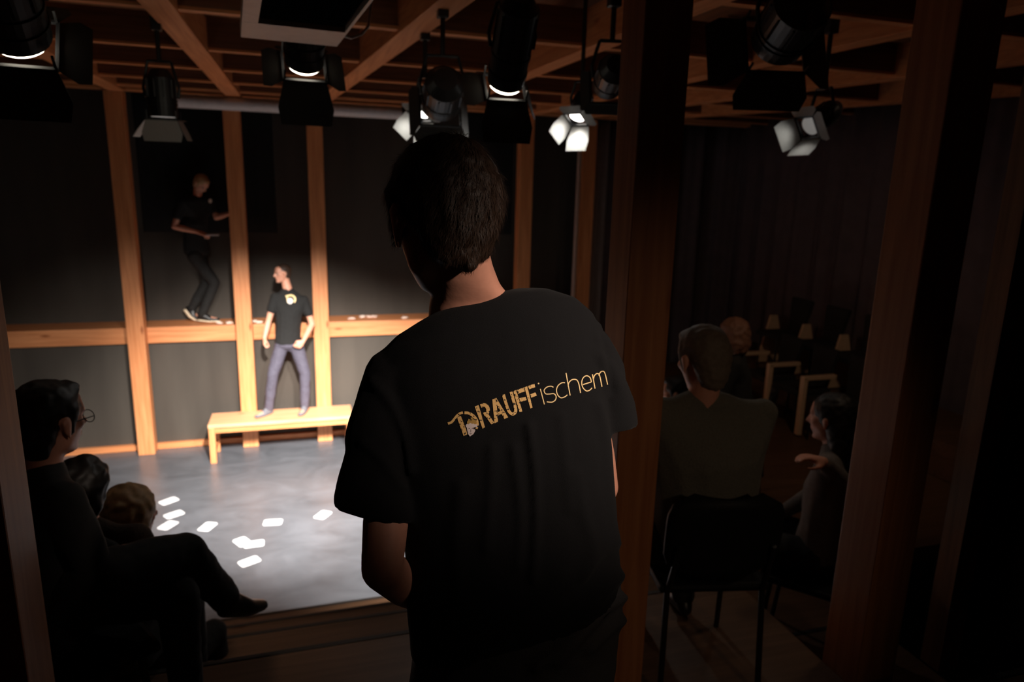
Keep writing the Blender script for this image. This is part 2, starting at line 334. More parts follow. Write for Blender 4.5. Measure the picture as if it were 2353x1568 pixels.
# ================================================================== STAGE LANTERNS
def lantern(name, pos, target, label, r=.09, L=.3, flap=.17, glow=GLOW, band=.02, lit=None, power=0, flaps=(1, 1, 1, 1), ang=(55, 55, 20, 20), flapmat=None, clampz=4.37):
    """body cylinder pointing from pos to target, barn doors in front"""
    pos = Vector(pos); d = (Vector(target)-pos).normalized(); M = frame_to(pos, pos+d)  # x forward, y left, z up
    e = empty(name, pos, label, 'stage light', 'black stage lanterns under the ceiling')
    def cyl(bm, x0, x1, ra, rb=None, seg=28):
        bmesh.ops.create_cone(bm, cap_ends=True, segments=seg, radius1=ra, radius2=ra if rb is None else rb, depth=x1-x0,
                              matrix=M @ Matrix.Rotation(math.pi/2, 4, 'Y') @ Matrix.Translation((0, 0, (x0+x1)/2)))
    bm = bmesh.new(); cyl(bm, -L, -band, r); cyl(bm, -L-.05, -L, r*.6, r*.95); cyl(bm, -L*.45, -L*.4, r*1.05); cyl(bm, -.09, -.07, r*1.05)
    for k in range(10):
        a = 2*math.pi*k/10; c, s = math.cos(a)*r*1.02, math.sin(a)*r*1.02
        bbox(bm, (-L*.95, c-.004, s-.004), (-L*.5, c+.004, s+.004), 0, M)
    bmesh_obj('lamp_body', bm, BLACKM, e)
    bm = bmesh.new(); cyl(bm, -band, 0, r*.86, r*.86); bmesh_obj('lens', bm, glow, e, smooth=False)
    # gel frame: square plate ring
    bm = bmesh.new(); w = r*1.12; t = .012
    for lo, hi in (((.012, -w, w-t), (.024, w, w)), ((.012, -w, -w), (.024, w, -w+t)), ((.012, -w, -w), (.024, -w+t, w)), ((.012, w-t, -w), (.024, w, w))):
        bbox(bm, lo, hi, 0, M)
    for y, z in ((w-.01, w-.01), (-w+.01, w-.01), (w-.01, -w+.01), (-w+.01, -w+.01)): bbox(bm, (-.04, y-.004, z-.004), (.02, y+.004, z+.004), 0, M)
    bmesh_obj('gel_frame', bm, BLACKM, e)
    fl4 = flap if isinstance(flap, (tuple, list)) else (flap,)*4
    for k, (sy, sz) in enumerate(((0, 1), (0, -1), (1, 0), (-1, 0))):
        if not flaps[k]: continue
        flap = fl4[k]; a = math.radians(ang[k]); bm = bmesh.new(); t0 = w*.97; t1 = w*1.25
        def P(u, v, th):   # u sideways, v along the flap
            f = v*math.cos(a)+.022; o = w+v*math.sin(a)+th
            return M @ (Vector((f, u, sz*o)) if sz else Vector((f, sy*o, u)))
        vs = [[bm.verts.new(P(u, v, th)) for (u, v) in ((-t0, 0), (t0, 0), (t1, flap*.6), (t1*.9, flap), (-t1*.9, flap), (-t1, flap*.6))] for th in (0, .0025)]
        bm.faces.new(vs[0]); bm.faces.new(vs[1][::-1])
        for i in range(6): bm.faces.new((vs[0][i], vs[0][(i+1) % 6], vs[1][(i+1) % 6], vs[1][i]))
        bmesh.ops.recalc_face_normals(bm, faces=bm.faces); bmesh_obj('barn_door', bm, flapmat or FLAPK, e)
    # yoke and clamp
    side = M.to_3x3() @ Vector((0, 1, 0)); c = pos-d*L*.5; top = c+Vector((0, 0, r+.1)) if abs(d.z) < .9 else c+Vector((0, 0, L*.5+.1))
    bm = bmesh.new()
    for s in (1, -1): polytube(bm, [c+side*s*(r+.01), c+side*s*(r+.02)+Vector((0, 0, .06)), top+side*s*r*.8], .009, 8)
    polytube(bm, [top+side*r*.8, top-side*r*.8], .009, 8); tube(bm, top, (top.x, top.y, clampz), .014, 10)
    bmesh_obj('yoke', bm, BLACKM, e)
    bm = bmesh.new(); bbox(bm, (top.x-.03, top.y-.03, clampz-.06), (top.x+.03, top.y+.03, clampz+.04), .006); bmesh_obj('clamp', bm, BLACKM, e)
    if power:
        spot('light_'+name, pos+d*.01, target, power, 130, .6, (1, .96, .9), .04)
    return e
lantern('stage_lantern', LAMP_A, TGT_A, 'large black lantern at upper left corner with glowing rim', r=.105, L=.36, ang=(70, 40, 70, 70), flap=(.12, .17, .10, .10))
lantern('stage_lantern', LAMP_B, TGT_B, 'black lantern with glowing rim hanging under the white frame', r=.095, L=.34, ang=(60, 50, 75, 75), flap=(.1, .2, .09, .09))
lantern('stage_lantern', LAMP_C, TGT_C, 'black lantern with glowing rim above and right of the front man head', r=.09, L=.4, ang=(60, 50, 80, 30), flap=(.1, .19, .1, .1))
GLOWS = emis('faint_lens', (1, .95, .9), .12)
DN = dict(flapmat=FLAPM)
def pointed(pos, d, label, **k):
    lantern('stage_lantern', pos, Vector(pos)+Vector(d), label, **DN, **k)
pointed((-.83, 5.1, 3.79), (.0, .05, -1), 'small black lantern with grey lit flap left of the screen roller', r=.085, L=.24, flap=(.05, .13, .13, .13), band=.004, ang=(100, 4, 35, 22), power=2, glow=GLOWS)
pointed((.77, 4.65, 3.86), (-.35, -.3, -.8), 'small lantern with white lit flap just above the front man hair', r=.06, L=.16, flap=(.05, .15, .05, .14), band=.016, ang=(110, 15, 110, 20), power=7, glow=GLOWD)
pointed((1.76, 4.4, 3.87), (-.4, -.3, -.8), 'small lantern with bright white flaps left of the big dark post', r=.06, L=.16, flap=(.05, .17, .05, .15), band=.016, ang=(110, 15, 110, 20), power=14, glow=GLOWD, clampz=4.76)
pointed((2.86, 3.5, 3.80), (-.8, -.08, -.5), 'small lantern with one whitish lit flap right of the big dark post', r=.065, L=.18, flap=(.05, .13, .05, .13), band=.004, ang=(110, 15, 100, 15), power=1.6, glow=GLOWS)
lantern('stage_lantern', (2.02, 2.75, 4.05), (2.6, 4.9, 3.1), 'large black lantern silhouette at upper right, hiding the ceiling beams', r=.12, L=.26, flap=.16, glow=BLACKM, ang=(40, 40, 60, 60))
lantern('stage_lantern', (.80, 4.15, 3.86), (1.0, 6.5, 2.9), 'unlit black lantern between two lit ones above the front man head', r=.11, L=.24, flap=.1, glow=BLACKM, ang=(30, 30, 30, 30))
lantern('stage_lantern', (1.58, 3.55, 3.94), (2.3, 6.5, 3.0), 'unlit black lantern half hidden behind the top of big post', r=.08, L=.2, flap=.06, glow=BLACKM, ang=(30, 30, 40, 40))

# ================================================================== TRIBUNE
NOSE = plain('dark_nosing', (.02, .015, .012), .6)
def tier(y0, y1, z, x0, x1, label):
    e = empty('tribune_step', (x0, y0, z-.12), label, 'step', 'wooden steps of the tribune')
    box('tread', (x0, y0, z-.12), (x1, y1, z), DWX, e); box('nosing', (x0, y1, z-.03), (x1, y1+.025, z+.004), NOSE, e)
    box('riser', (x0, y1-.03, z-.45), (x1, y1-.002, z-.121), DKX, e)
tier(-2.55, 1.55, 1.7, -4.5, 4.2, 'top tribune level of brown boards where the front man stands')
tier(1.58, 2.70, 1.45, -4.5, 2.07, 'tribune step one below the top, under the near timber posts')
tier(2.73, 3.45, 1.05, -4.5, 3.0, 'tribune step two below the top, brown tread seen under seated man')
tier(1.58, 2.70, 1.05, 2.09, 3.0, 'low landing at right under the right timber post')
tier(3.48, 4.15, .65, -4.5, 3.0, 'lower tribune step below the blond haired spectator')
tier(4.18, 4.85, .25, -4.5, 3.0, 'lowest tribune step before the stage platform')
# side tribune facing left
for i, (x0, x1, z) in enumerate(((3.05, 5.33, .98), (5.35, 6.25, 1.30))):
    e = empty('side_tribune_step', (x0, 3.5, z-.12), ('lower', 'upper')[i]+' step of the side tribune under the dark chairs', 'step')
    box('tread', (x0, 3.4, z-.12), (x1, 8.6, z), DWX, e); box('riser', (x0+.01, 3.4, z-.5), (x0+.03, 8.6, z-.12), DWX, e)
CREAM = plain('pale_chair_wood', (.62, .42, .27), .5)
def side_chair(name, x, y, z, label, tri):
    """seat facing -X with pale side panel"""
    e = empty(name, (x, y, z), label, 'chair', 'dark chairs on the side tribune')
    bm = bmesh.new(); bbox(bm, (x-.22, y-.22, z+.40), (x+.2, y+.19, z+.46), .02); bmesh_obj('seat', bm, DARKC, e)
    bm = bmesh.new()
    vs = [bm.verts.new(v) for v in ((x+.2, y-.13, z+.42), (x+.2, y+.13, z+.42), (x+.26, y+.2, z+.86), (x+.26, y-.2, z+.86), (x+.24, y-.13, z+.42), (x+.24, y+.13, z+.42), (x+.3, y+.2, z+.86), (x+.3, y-.2, z+.86))]
    for f in ((0, 1, 2, 3), (7, 6, 5, 4), (0, 4, 5, 1), (1, 5, 6, 2), (2, 6, 7, 3), (3, 7, 4, 0)): bm.faces.new([vs[i] for i in f])
    bmesh.ops.bevel(bm, geom=list(bm.edges), offset=.015, segments=2, affect='EDGES')
    bmesh_obj('backrest', bm, DARKC, e)
    bm = bmesh.new(); yy = y+.25
    if tri:
        pts = ((x-.12, .02), (x+.25, .02), (x+.17, .45), (x+.12, .62), (x+.02, .62), (x-.02, .45))
        a = [bm.verts.new((p, yy-.012, z+q)) for p, q in pts]; b = [bm.verts.new((p, yy+.012, z+q)) for p, q in pts]
        bm.faces.new(a); bm.faces.new(b[::-1])
        for i in range(6): bm.faces.new((a[i], a[(i+1) % 6], b[(i+1) % 6], b[i]))
        bmesh.ops.recalc_face_normals(bm, faces=bm.faces)
    else:
        bbox(bm, (x-.24, yy-.03, z+.02), (x-.19, yy+.03, z+.62), .006); bbox(bm, (x-.24, yy-.03, z+.6), (x+.16, yy+.03, z+.64), .006)
    bmesh_obj('side_frame', bm, CREAM, e)
    for dx in (-.18, .16):
        for dy in (-.17, .15): bm = bmesh.new(); tube(bm, (x+dx, y+dy, z), (x+dx, y+dy, z+.41), .012, 8); bmesh_obj('leg', bm, BLACKM, e)
for i, y in enumerate((6.35, 5.82, 5.28)):
    side_chair('tribune_chair', 5.02, y, .981, 'dark chair with pale side frame in lower row of side tribune, '+('farthest', 'middle', 'nearest')[i], False)
for i, y in enumerate((6.95, 6.35, 5.75)):
    side_chair('tribune_chair', 5.6, y, 1.301, 'dark chair with tapered tan side panel in upper row of side tribune, '+('farthest', 'middle', 'nearest')[i], True)

# ================================================================== BENCH
bn = empty('stage_bench', (-.32, 9.0, 0), 'pale wooden bench before the stage wall with a man standing on it', 'bench')
x0, x1, y0, y1, zt = -1.19, .53, 8.58, 9.05, .5
box('bench_top', (x0, y0, zt-.045), (x1, y1, zt), wood('bench_wood', 0, (.72, .33, .16), (.85, .43, .24)), bn, .008)
box('apron', (x0+.07, y0+.03, zt-.12), (x1-.07, y0+.055, zt-.046), WX, bn); box('apron', (x0+.07, y1-.055, zt-.12), (x1-.07, y1-.03, zt-.046), WX, bn)
for x in (x0+.005, x1-.075):
    for y in (y0+.005, y1-.075): box('leg', (x, y, .001), (x+.07, y+.07, zt-.046), WZ, bn)
box('stretcher', (x0+.04, y0+.09, .0+.10), (x0+.06, y1-.08, .16), WY, bn); box('stretcher', (x1-.06, y0+.09, .10), (x1-.04, y1-.08, .16), WY, bn)

# cards on the stage floor
def card(x, y, ang, z=.002, label='', w=.182, h=.125):
    bm = bmesh.new(); r = .025; vs = []
    for cx, cy, a0 in ((w/2-r, h/2-r, 0), (-w/2+r, h/2-r, 90), (-w/2+r, -h/2+r, 180), (w/2-r, -h/2+r, 270)):
        for k in range(6):
            a = math.radians(a0+k*18); vs.append((cx+r*math.cos(a), cy+r*math.sin(a)))
    top = [bm.verts.new((*v, .0012)) for v in vs]; bot = [bm.verts.new((*v, 0)) for v in vs]
    bm.faces.new(top); bm.faces.new(bot[::-1])
    for i in range(len(vs)): bm.faces.new((bot[i], bot[(i+1) % len(vs)], top[(i+1) % len(vs)], top[i]))
    me = bpy.data.meshes.new('paper_card'); bm.to_mesh(me); bm.free(); me.materials.append(CARD)
    o = bpy.data.objects.new('paper_card', me); COL.objects.link(o); o.location = (x, y, z); o.rotation_euler.z = math.radians(ang)
    tag(o, label, 'card', 'white rounded cards on the stage floor')
for (cx, cy, a, z, l) in [(388, 1152, 38, 0, 'white card at upper left, farthest from the stage edge'), (400, 1183, 33, 0, 'white card just below the topmost one at left'),
                      (386, 1208, 58, 0, 'white card touching the blond spectator silhouette at left'), (477, 1211, 65, 0, 'white card lying alone right of the left column of three'),
                      (627, 1201, -8, 0, 'white card lying alone in the middle of the stage'), (742, 1184, 55, 0, 'rightmost white card, nearest to the front man arm'),
                      (557, 1246, -60, 0, 'left one of two overlapping white cards'), (584, 1251, 2, .0014, 'right one of two overlapping white cards, lying on top'),
                      (573, 1291, 28, 0, 'white card nearest to the stage front edge')]:
    p = pz(cx, cy, 0); card(p.x, p.y, a, .0005+z, l)
# scraps on the ledge
PAPER = plain('crumpled_paper', (.8, .62, .52), .7)
rs = random.Random(4)
SL = ['pale scrap on the wall ledge, first one right of the ledge performer shoe', 'pale scrap on the wall ledge, second one right of the performer shoe',
      'pale scrap on the ledge just right of the post, farther back', 'pale scrap on the ledge beside the bench man arm, nearer the edge',
      'pale scrap on the ledge just right of the post behind the bench', 'pale scrap leftmost of a loose row on the ledge right of the posts',
      'pale scrap second in the loose row on the ledge', 'pale scrap third in the loose row on the ledge', 'pale scrap fourth in the loose row, standing taller at the wall',
      'pale scrap on the ledge nearest to the front man shoulder']
for i, (cx, cy) in enumerate(((505, 748), (528, 747), (587, 741), (596, 752), (745, 742), (808, 738), (835, 736), (850, 735), (862, 722), (930, 733))):
    p = py(cx, cy, 9.4); p.y = 9.33+.25*rs.random(); p = Vector((p.x, p.y, 1.596 if p.y > 9.36 else 1.601)); bm = bmesh.new()
    bmesh.ops.create_icosphere(bm, subdivisions=2, radius=.03)
    for v in bm.verts:
        k = 1+.5*noise.noise(v.co*40+Vector((i*3, 0, 0))); v.co = Vector((v.co.x*k*1.5, v.co.y*k*1.1, max(-.012, v.co.z*k*.55)))
        v.co.z += .012; v.co += p
    o = bmesh_obj('paper_scrap', bm, PAPER, loc=p)
    tag(o, SL[i], 'paper', 'pale scraps on the wall ledge')

# ================================================================== PEOPLE
_sp = []
for i in range(1, 8):
    th = math.pi*i/8
    for j in range(14): _sp.append(Vector((math.sin(th)*math.cos(2*math.pi*j/14), math.sin(th)*math.sin(2*math.pi*j/14), math.cos(th))))
_sp += [Vector((0, 0, 1)), Vector((0, 0, -1))]
I3 = Matrix.Identity(3)
def E(c, r, R=I3):
    """ellipsoid: centre, radius or three radii, axes"""
    if not isinstance(r, (tuple, list)): r = (r, r, r)
    return (Vector(c), r, R)
def hull(bm, *items):
    vs = []
    for c, r, R in items:
        for s in _sp: vs.append(bm.verts.new(c + R @ Vector((s.x*r[0], s.y*r[1], s.z*r[2]))))
    res = bmesh.ops.convex_hull(bm, input=vs, use_existing_faces=False)
    dead = [g for g in res['geom_interior'] if isinstance(g, bmesh.types.BMVert)]
    dead += [g for g in res['geom_unused'] if isinstance(g, bmesh.types.BMVert)]
    bmesh.ops.delete(bm, geom=list(set(dead)), context='VERTS')
def chain(bm, pts, rs):
    for (a, b), (p, q) in zip(zip(pts, pts[1:]), zip(rs, rs[1:])): hull(bm, E(a, p), E(b, q))
def loft(bm, rings, n=32, e=2.3):
    """rings of (centre, half width vector, half depth vector)"""
    R = []
    for c, w, d in rings:
        L = []
        for i in range(n):
            a = 2*math.pi*i/n; ca, sa = math.cos(a), math.sin(a)
            L.append(bm.verts.new(c + w*(abs(ca)**(2/e)*(1 if ca >= 0 else -1)) + d*(abs(sa)**(2/e)*(1 if sa >= 0 else -1))))
        R.append(L)
    F = []
    for A, B in zip(R, R[1:]):
        for i in range(n): F.append(bm.faces.new((A[i], A[(i+1) % n], B[(i+1) % n], B[i])))
    F.append(bm.faces.new(R[0][::-1])); F.append(bm.faces.new(R[-1]))
    bmesh.ops.recalc_face_normals(bm, faces=F)
def solid(bm, voxel, smooth=6):
    """union of the closed pieces into one continuous surface"""
    me = bpy.data.meshes.new('tmp'); bm.to_mesh(me); bm.free()
    o = bpy.data.objects.new('tmp', me); COL.objects.link(o)
    m = o.modifiers.new('r', 'REMESH'); m.mode = 'VOXEL'; m.voxel_size = voxel
    if smooth:
        s = o.modifiers.new('s', 'SMOOTH'); s.iterations = smooth; s.factor = .5
    dg = bpy.context.evaluated_depsgraph_get(); dg.update()
    out = bpy.data.meshes.new_from_object(o.evaluated_get(dg)); out.materials.clear()
    bpy.data.objects.remove(o); bpy.data.meshes.remove(me)
    return out
def shift(me, fn):
    n = len(me.vertices); co = [0.0]*3*n; no = [0.0]*3*n
    me.vertices.foreach_get('co', co); me.vertices.foreach_get('normal', no)
    for i in range(n):
        c = Vector(co[3*i:3*i+3]); m = Vector(no[3*i:3*i+3]); c += m*fn(c, m); co[3*i:3*i+3] = c
    me.vertices.foreach_set('co', co); me.update()
def rot3(fwd, up=Vector((0, 0, 1)), roll=0):
    """axes x right, y forward, z up as columns"""
    y = Vector(fwd).normalized(); x = y.cross(up).normalized(); z = x.cross(y)
    M = Matrix((x, y, z)).transposed()
    return M @ Matrix.Rotation(roll, 3, 'Y')
def head_shape(bm, c, R, s=1.0, ears=True):
    T = lambda x, y, z: c + R @ (Vector((x, y, z))*s)
    e = lambda p, r: E(T(*p), tuple(v*s for v in r), R)
    hull(bm, e((0, -.014, .037), (.075, .094, .082)))
    hull(bm, e((0, .02, .0), (.064, .064, .062)), e((0, .048, -.086), (.026, .026, .022)), e((.042, .01, -.06), (.016, .02, .02)), e((-.042, .01, -.06), (.016, .02, .02)))
    hull(bm, e((0, .070, .028), (.046, .02, .014)), e((0, .05, .065), (.05, .03, .03)))
    hull(bm, e((0, .082, .018), (.008, .01, .01)), e((0, .104, -.018), (.012, .011, .009)), e((0, .085, -.022), (.018, .012, .008)))
    hull(bm, e((-.012, .076, -.043), (.012, .012, .006)), e((.012, .076, -.043), (.012, .012, .006)))
    hull(bm, e((-.01, .074, -.055), (.012, .012, .006)), e((.01, .074, -.055), (.012, .012, .006)))
    hull(bm, e((0, .07, -.09), (.016, .014, .012)), e((0, .05, -.086), (.02, .02, .02)))
    for sx in (1, -1):
        hull(bm, e((sx*.042, .052, -.005), (.02, .02, .015)), e((sx*.03, .06, -.02), (.016, .014, .012)))
        if ears:
            hull(bm, e((sx*.072, -.002, .012), (.006, .012, .014)), e((sx*.087, -.014, .018), (.005, .015, .013)), e((sx*.080, -.004, -.03), (.005, .009, .010)))
def hair_shape(bm, c, R, s=1.0, style='short'):
    T = lambda x, y, z: c + R @ (Vector((x, y, z))*s)
    e = lambda p, r: E(T(*p), tuple(v*s for v in r), R)
    if style == 'buzz':
        hull(bm, e((0, -.024, .05), (.079, .092, .077))); hull(bm, e((0, -.052, .0), (.071, .062, .07)), e((0, -.05, .05), (.075, .07, .07)))
    elif style == 'short':
        hull(bm, e((0, -.02, .052), (.084, .098, .083))); hull(bm, e((0, .04, .095), (.05, .045, .028)), e((0, -.02, .09), (.07, .07, .04)))
        hull(bm, e((0, -.05, .03), (.081, .072, .075)), e((0, -.055, -.035), (.064, .05, .045)), e((0, -.048, -.075), (.05, .038, .03)))
        for sx in (1, -1): hull(bm, e((sx*.066, .01, .04), (.017, .028, .03)), e((sx*.070, .012, -.01), (.009, .012, .022)))
    elif style == 'big':
        hull(bm, e((0, -.025, .05), (.105, .11, .10)), e((0, -.05, -.04), (.105, .085, .08))); hull(bm, e((0, -.06, -.08), (.085, .06, .05)), e((0, -.05, 0), (.1, .08, .06)))
    elif style == 'long':
        hull(bm, e((0, -.02, .052), (.088, .10, .083)), e((0, -.05, -.02), (.092, .07, .08)))
        hull(bm, e((0, -.05, -.02), (.092, .07, .07)), e((0, -.065, -.20), (.088, .045, .06)))
def hand_shape(bm, wr, d, nrm, side, curl=.5, s=1.0):
    """wrist, finger direction, palm normal, side=+1 thumb towards d x nrm"""
    d = Vector(d).normalized(); nrm = Vector(nrm); nrm = (nrm-d*nrm.dot(d)).normalized(); x = d.cross(nrm)*side
    P = lambda a, b, c_: wr + (d*a + x*b + nrm*c_)*s
    hull(bm, E(P(-.01, 0, 0), .024*s), E(P(.045, .026, .0), .014*s), E(P(.04, -.028, .0), .013*s), E(P(.085, .030, .002), .011*s), E(P(.08, -.030, .002), .010*s))
    for k, (b, L) in enumerate(((.030, .072), (.010, .082), (-.010, .075), (-.030, .058))):
        a0 = curl*(.5+.08*k); p = P(.085-.004*k, b, 0); pts = [p]; ang = a0
        for f in (.45, .32, .23):
            p = p + (d*math.cos(ang)+nrm*math.sin(ang))*L*f*s + x*b*.03*s; pts.append(p); ang += curl*(.9+.1*k)
        chain(bm, pts, [r*s for r in (.0095, .0088, .008, .0072)])
    t0 = P(.02, .026, .006); t1 = P(.05, .052, .018); t2 = P(.075, .058-.02*curl, .03+.012*curl); t3 = P(.095, .052-.035*curl, .036+.02*curl)
    chain(bm, [t0, t1, t2, t3], [r*s for r in (.015, .0115, .010, .0085)])
def lerp(a, b, t): return a+(b-a)*t
def person(name, label, J, shirt, trou, hair, style, skin=None, fwd=(0, -1, 0), face=(0, -1, 0), froll=0, sleeve=.55, hs=1.0, group=None,
           voxel=.007, shoes='shoe', shoemat=None, curl=.5, bulk=1.0, palm=(0, 0, -1), eyes=True, base=None, rolled=0):
    skin = skin or SKIN
    V = {k: Vector(v) for k, v in J.items()}
    fw = Vector(fwd).normalized(); shm = (V['sl']+V['sr'])/2; side = (V['sr']-V['sl']).normalized()
    up = (V['neck']-V['pel']).normalized(); back = side.cross(up).normalized(); side = up.cross(back)
    Rt = Matrix((side, back, up)).transposed()
    b = bulk; chest = V.get('chest', lerp(shm, V['pel'], .32)); waist = V.get('waist', lerp(shm, V['pel'], .68))
    root = empty(name, base or (V['pel'].x, V['pel'].y, min(V['al'].z, V['ar'].z)-.07), label, 'person', group)
    Rh = rot3(face, roll=froll); hc = V['head']
    def torso(bm, k, low=True):
        hull(bm, E(V['sl'], .052+k), E(V['sr'], .052+k), E(chest, (.155*b+k, .108*b+k, .10), Rt))
        hull(bm, E(V['neck']-up*.03, .055+k*.5), E(lerp(V['sl'], shm, .25), .042+k), E(lerp(V['sr'], shm, .25), .042+k))
        hull(bm, E(chest, (.155*b+k, .108*b+k, .09), Rt), E(waist, (.142*b+k, .104*b+k, .07), Rt))
        hull(bm, E(waist, (.142*b+k, .104*b+k, .07), Rt), E(V['pel'], (.155*b+k, .115*b+k, .07), Rt))
    # body: one continuous surface
    bm = bmesh.new(); head_shape(bm, hc, Rh, hs); torso(bm, -.014)
    hull(bm, E(hc+Rh @ Vector((0, -.03, -.05))*hs, .05*hs), E(V['neck'], .053), E(V['neck']-up*.04, .056))
    for q in 'lr':
        s_, e_, w_ = V['s'+q], V['e'+q], V['w'+q]
        chain(bm, [s_, lerp(s_, e_, .45), e_, lerp(e_, w_, .35), w_], [.046, .043, .036, .037, .024])
        d = V.get('h'+q, w_+(w_-e_))-w_
        hand_shape(bm, w_+d.normalized()*.01, d, V.get('n'+q, Vector(palm)), 1 if q == 'l' else -1, curl)
        chain(bm, [lerp(V['pel'], V['p'+q], .8), V['k'+q], V['a'+q]], [.07, .05, .036])
        hull(bm, E(V['a'+q]-Vector((0, 0, .02)), .03), E(V['t'+q], (.03, .03, .02)))
    link('body', solid(bm, voxel, 4), skin, root, smooth=True)
    # shirt
    bm = bmesh.new(); torso(bm, .006)
    for q in 'lr':
        s_, e_, w_ = V['s'+q], V['e'+q], V['w'+q]
        if sleeve <= 1:
            m = lerp(s_, e_, sleeve); chain(bm, [s_, lerp(s_, m, .5), m], [.060, .060, .062])
        else: chain(bm, [s_, lerp(s_, e_, .5), e_, lerp(e_, w_, .5), lerp(e_, w_, .93)], [.062, .056, .050, .046, .036])
    me = solid(bm, voxel, 5)
    shift(me, lambda c_, n_: .005*noise.noise(c_*9)+.002*noise.noise(c_*25))
    link('shirt', me, shirt, root, smooth=True)
    # trousers
    bm = bmesh.new(); hull(bm, E(lerp(waist, V['pel'], .8), (.150*b, .11*b, .05), Rt), E(V['pel']-up*.03, (.158*b, .118*b, .07), Rt))
    for q in 'lr':
        p_, k_, a_ = V['p'+q], V['k'+q], V['a'+q]
        hull(bm, E(lerp(V['pel'], p_, .5), .095*b), E(p_, .088*b)); chain(bm, [p_, lerp(p_, k_, .5), k_, lerp(k_, a_, .4), lerp(k_, a_, .96)], [.088*b, .082, .068, .064, .055])
    me = solid(bm, voxel, 5)
    shift(me, lambda c_, n_: .006*noise.noise(c_*11)+.003*noise.noise(c_*28))
    link('trousers', me, trou, root, smooth=True)
    for q in 'lr':
        a_, t_ = V['a'+q], V['t'+q]; d = (t_-a_); u = V.get('u'+q, Vector((0, 0, 1))); heel = a_-u*.045-d.normalized()*.03
        bm = bmesh.new()
        hull(bm, E(a_, .042), E(heel, .034), E(a_-u*.03+d*.3, .034)); hull(bm, E(heel, .034), E(lerp(a_-u*.05, t_, .55), (.043, .043, .030)), E(a_+d*.2, .034))
        hull(bm, E(lerp(a_-u*.05, t_, .55), (.043, .043, .03)), E(t_, (.033, .033, .020)))
        sh = link('sock' if shoes == 'sock' else 'shoe', solid(bm, max(.005, voxel*.8), 4), shoemat or SHOE, root, smooth=True)
        if shoes == 'sole':
            bm = bmesh.new(); o_ = u*-.034
            hull(bm, E(heel+o_, (.034, .034, .016)), E(lerp(a_-u*.05, t_, .55)+o_*.8, (.043, .043, .016)), E(t_+o_*.5, (.034, .034, .014)))
            link('sole', solid(bm, .005, 2), SOLE, sh, smooth=True)
    # hair
    bm = bmesh.new(); hair_shape(bm, hc, Rh, hs, style); me = solid(bm, .006 if voxel < .008 else .008, 3)
    shift(me, lambda c_, n_: (.004 if style == 'buzz' else .010 if style == 'big' else .005)*noise.noise(c_*(30 if style == 'big' else 45)))
    link('hair', me, hair, root, smooth=True)
    if eyes:
        for sx in (1, -1):
            bm = bmesh.new(); bmesh.ops.create_uvsphere(bm, u_segments=12, v_segments=8, radius=.011*hs, matrix=Matrix.Translation(hc+Rh @ Vector((sx*.031, .072, .006))*hs))
            bmesh_obj('eye', bm, plain('eye', (.25, .22, .2), .2), root, smooth=True)
            bm = bmesh.new(); hull(bm, E(hc+Rh @ Vector((sx*.02, .087, .026))*hs, (.006, .004, .003), Rh), E(hc+Rh @ Vector((sx*.045, .078, .027))*hs, (.006, .004, .003), Rh))
            bmesh_obj('eyebrow', bm, hair, root, smooth=True)
    return root, V, Rh

# --- man standing on the bench
Y = 8.86
def b1(x, y, dy=0): return py(x, y, Y+dy)
def zset(p, z): return Vector((p.x, p.y, z))
J = dict(head=b1(648, 630), neck=b1(661, 662), sl=b1(632, 683, -.02), sr=b1(699, 690, .02), pel=b1(661, 786),
         el=b1(617, 738, -.05), wl=b1(608, 776, -.12), er=b1(717, 745, .02), wr=b1(697, 784, -.15), hr=b1(680, 802, -.2), hl=b1(606, 800, -.16),
         pl=b1(646, 797), pr=b1(682, 798), kl=b1(627, 862, -.05), kr=b1(701, 858, -.02),
         al=zset(b1(617, 922), .575), ar=zset(b1(700, 920), .575), tl=zset(b1(590, 938, -.13), .525), tr=zset(b1(690, 936, -.16), .525))
J['nr'] = Vector((-.6, .5, -.3)); J['nl'] = Vector((1, .3, 0))
man1, V1, R1 = person('person', 'man in black shirt and slate trousers standing in socks on the stage bench', J, SHIRT_S, GREYTR, HAIRD, 'buzz',
                      skin=SKIN_P, face=(-.9, -.42, -.02), shoes='sock', shoemat=plain('grey_sock', (.14, .14, .16), .9), curl=1.2, hs=.98, voxel=.006, sleeve=.5)
# chest print
def disc(bm, c, ax, ay, r, n=20, z=0):
    vs = [bm.verts.new(c+ax*math.cos(2*math.pi*i/n)*r+ay*math.sin(2*math.pi*i/n)*r) for i in range(n)]; bm.faces.new(vs)
GOLD = ink_mat('gold_print', (.80, .45, .14), (.95, .64, .27), .40)
GOLDS = ink_mat('gold_print_fine', (.95, .68, .30), (.98, .72, .36), .05)
WHITEP = ink_mat('white_print', (.75, .62, .60), (.85, .75, .72), .1)
def on_surface(objs, strips, name, mat, parent, org, dirf, lift=.0012):
    """lay 2D patches (lists of polygons) on garment surface along rays"""
    bvh = []
    for o in objs:
        mw = Matrix.Translation(world_off(o)); vs = [mw @ v.co for v in o.data.vertices]
        bvh.append(BVHTree.FromPolygons(vs, [tuple(p.vertices) for p in o.data.polygons]))
    bm = bmesh.new(); cache = {}
    def vert(p):
        k = (round(p[0], 3), round(p[1], 3))
        if k in cache: return cache[k]
        o_, d_ = dirf(p); h = None
        for t in bvh:
            r = t.ray_cast(o_, d_)
            if r[0] is not None and (h is None or r[3] < h[1]): h = (r[0], r[3])
        v = None if h is None else bm.verts.new(h[0]-d_*lift)
        cache[k] = v; return v
    for poly in strips:
        vs = [vert(p) for p in poly]
        if None in vs or len(set(vs)) < 3: continue
        try: bm.faces.new(vs)
        except ValueError: pass
    bmesh.ops.recalc_face_normals(bm, faces=bm.faces)
    return bmesh_obj(name, bm, mat, parent, smooth=True)
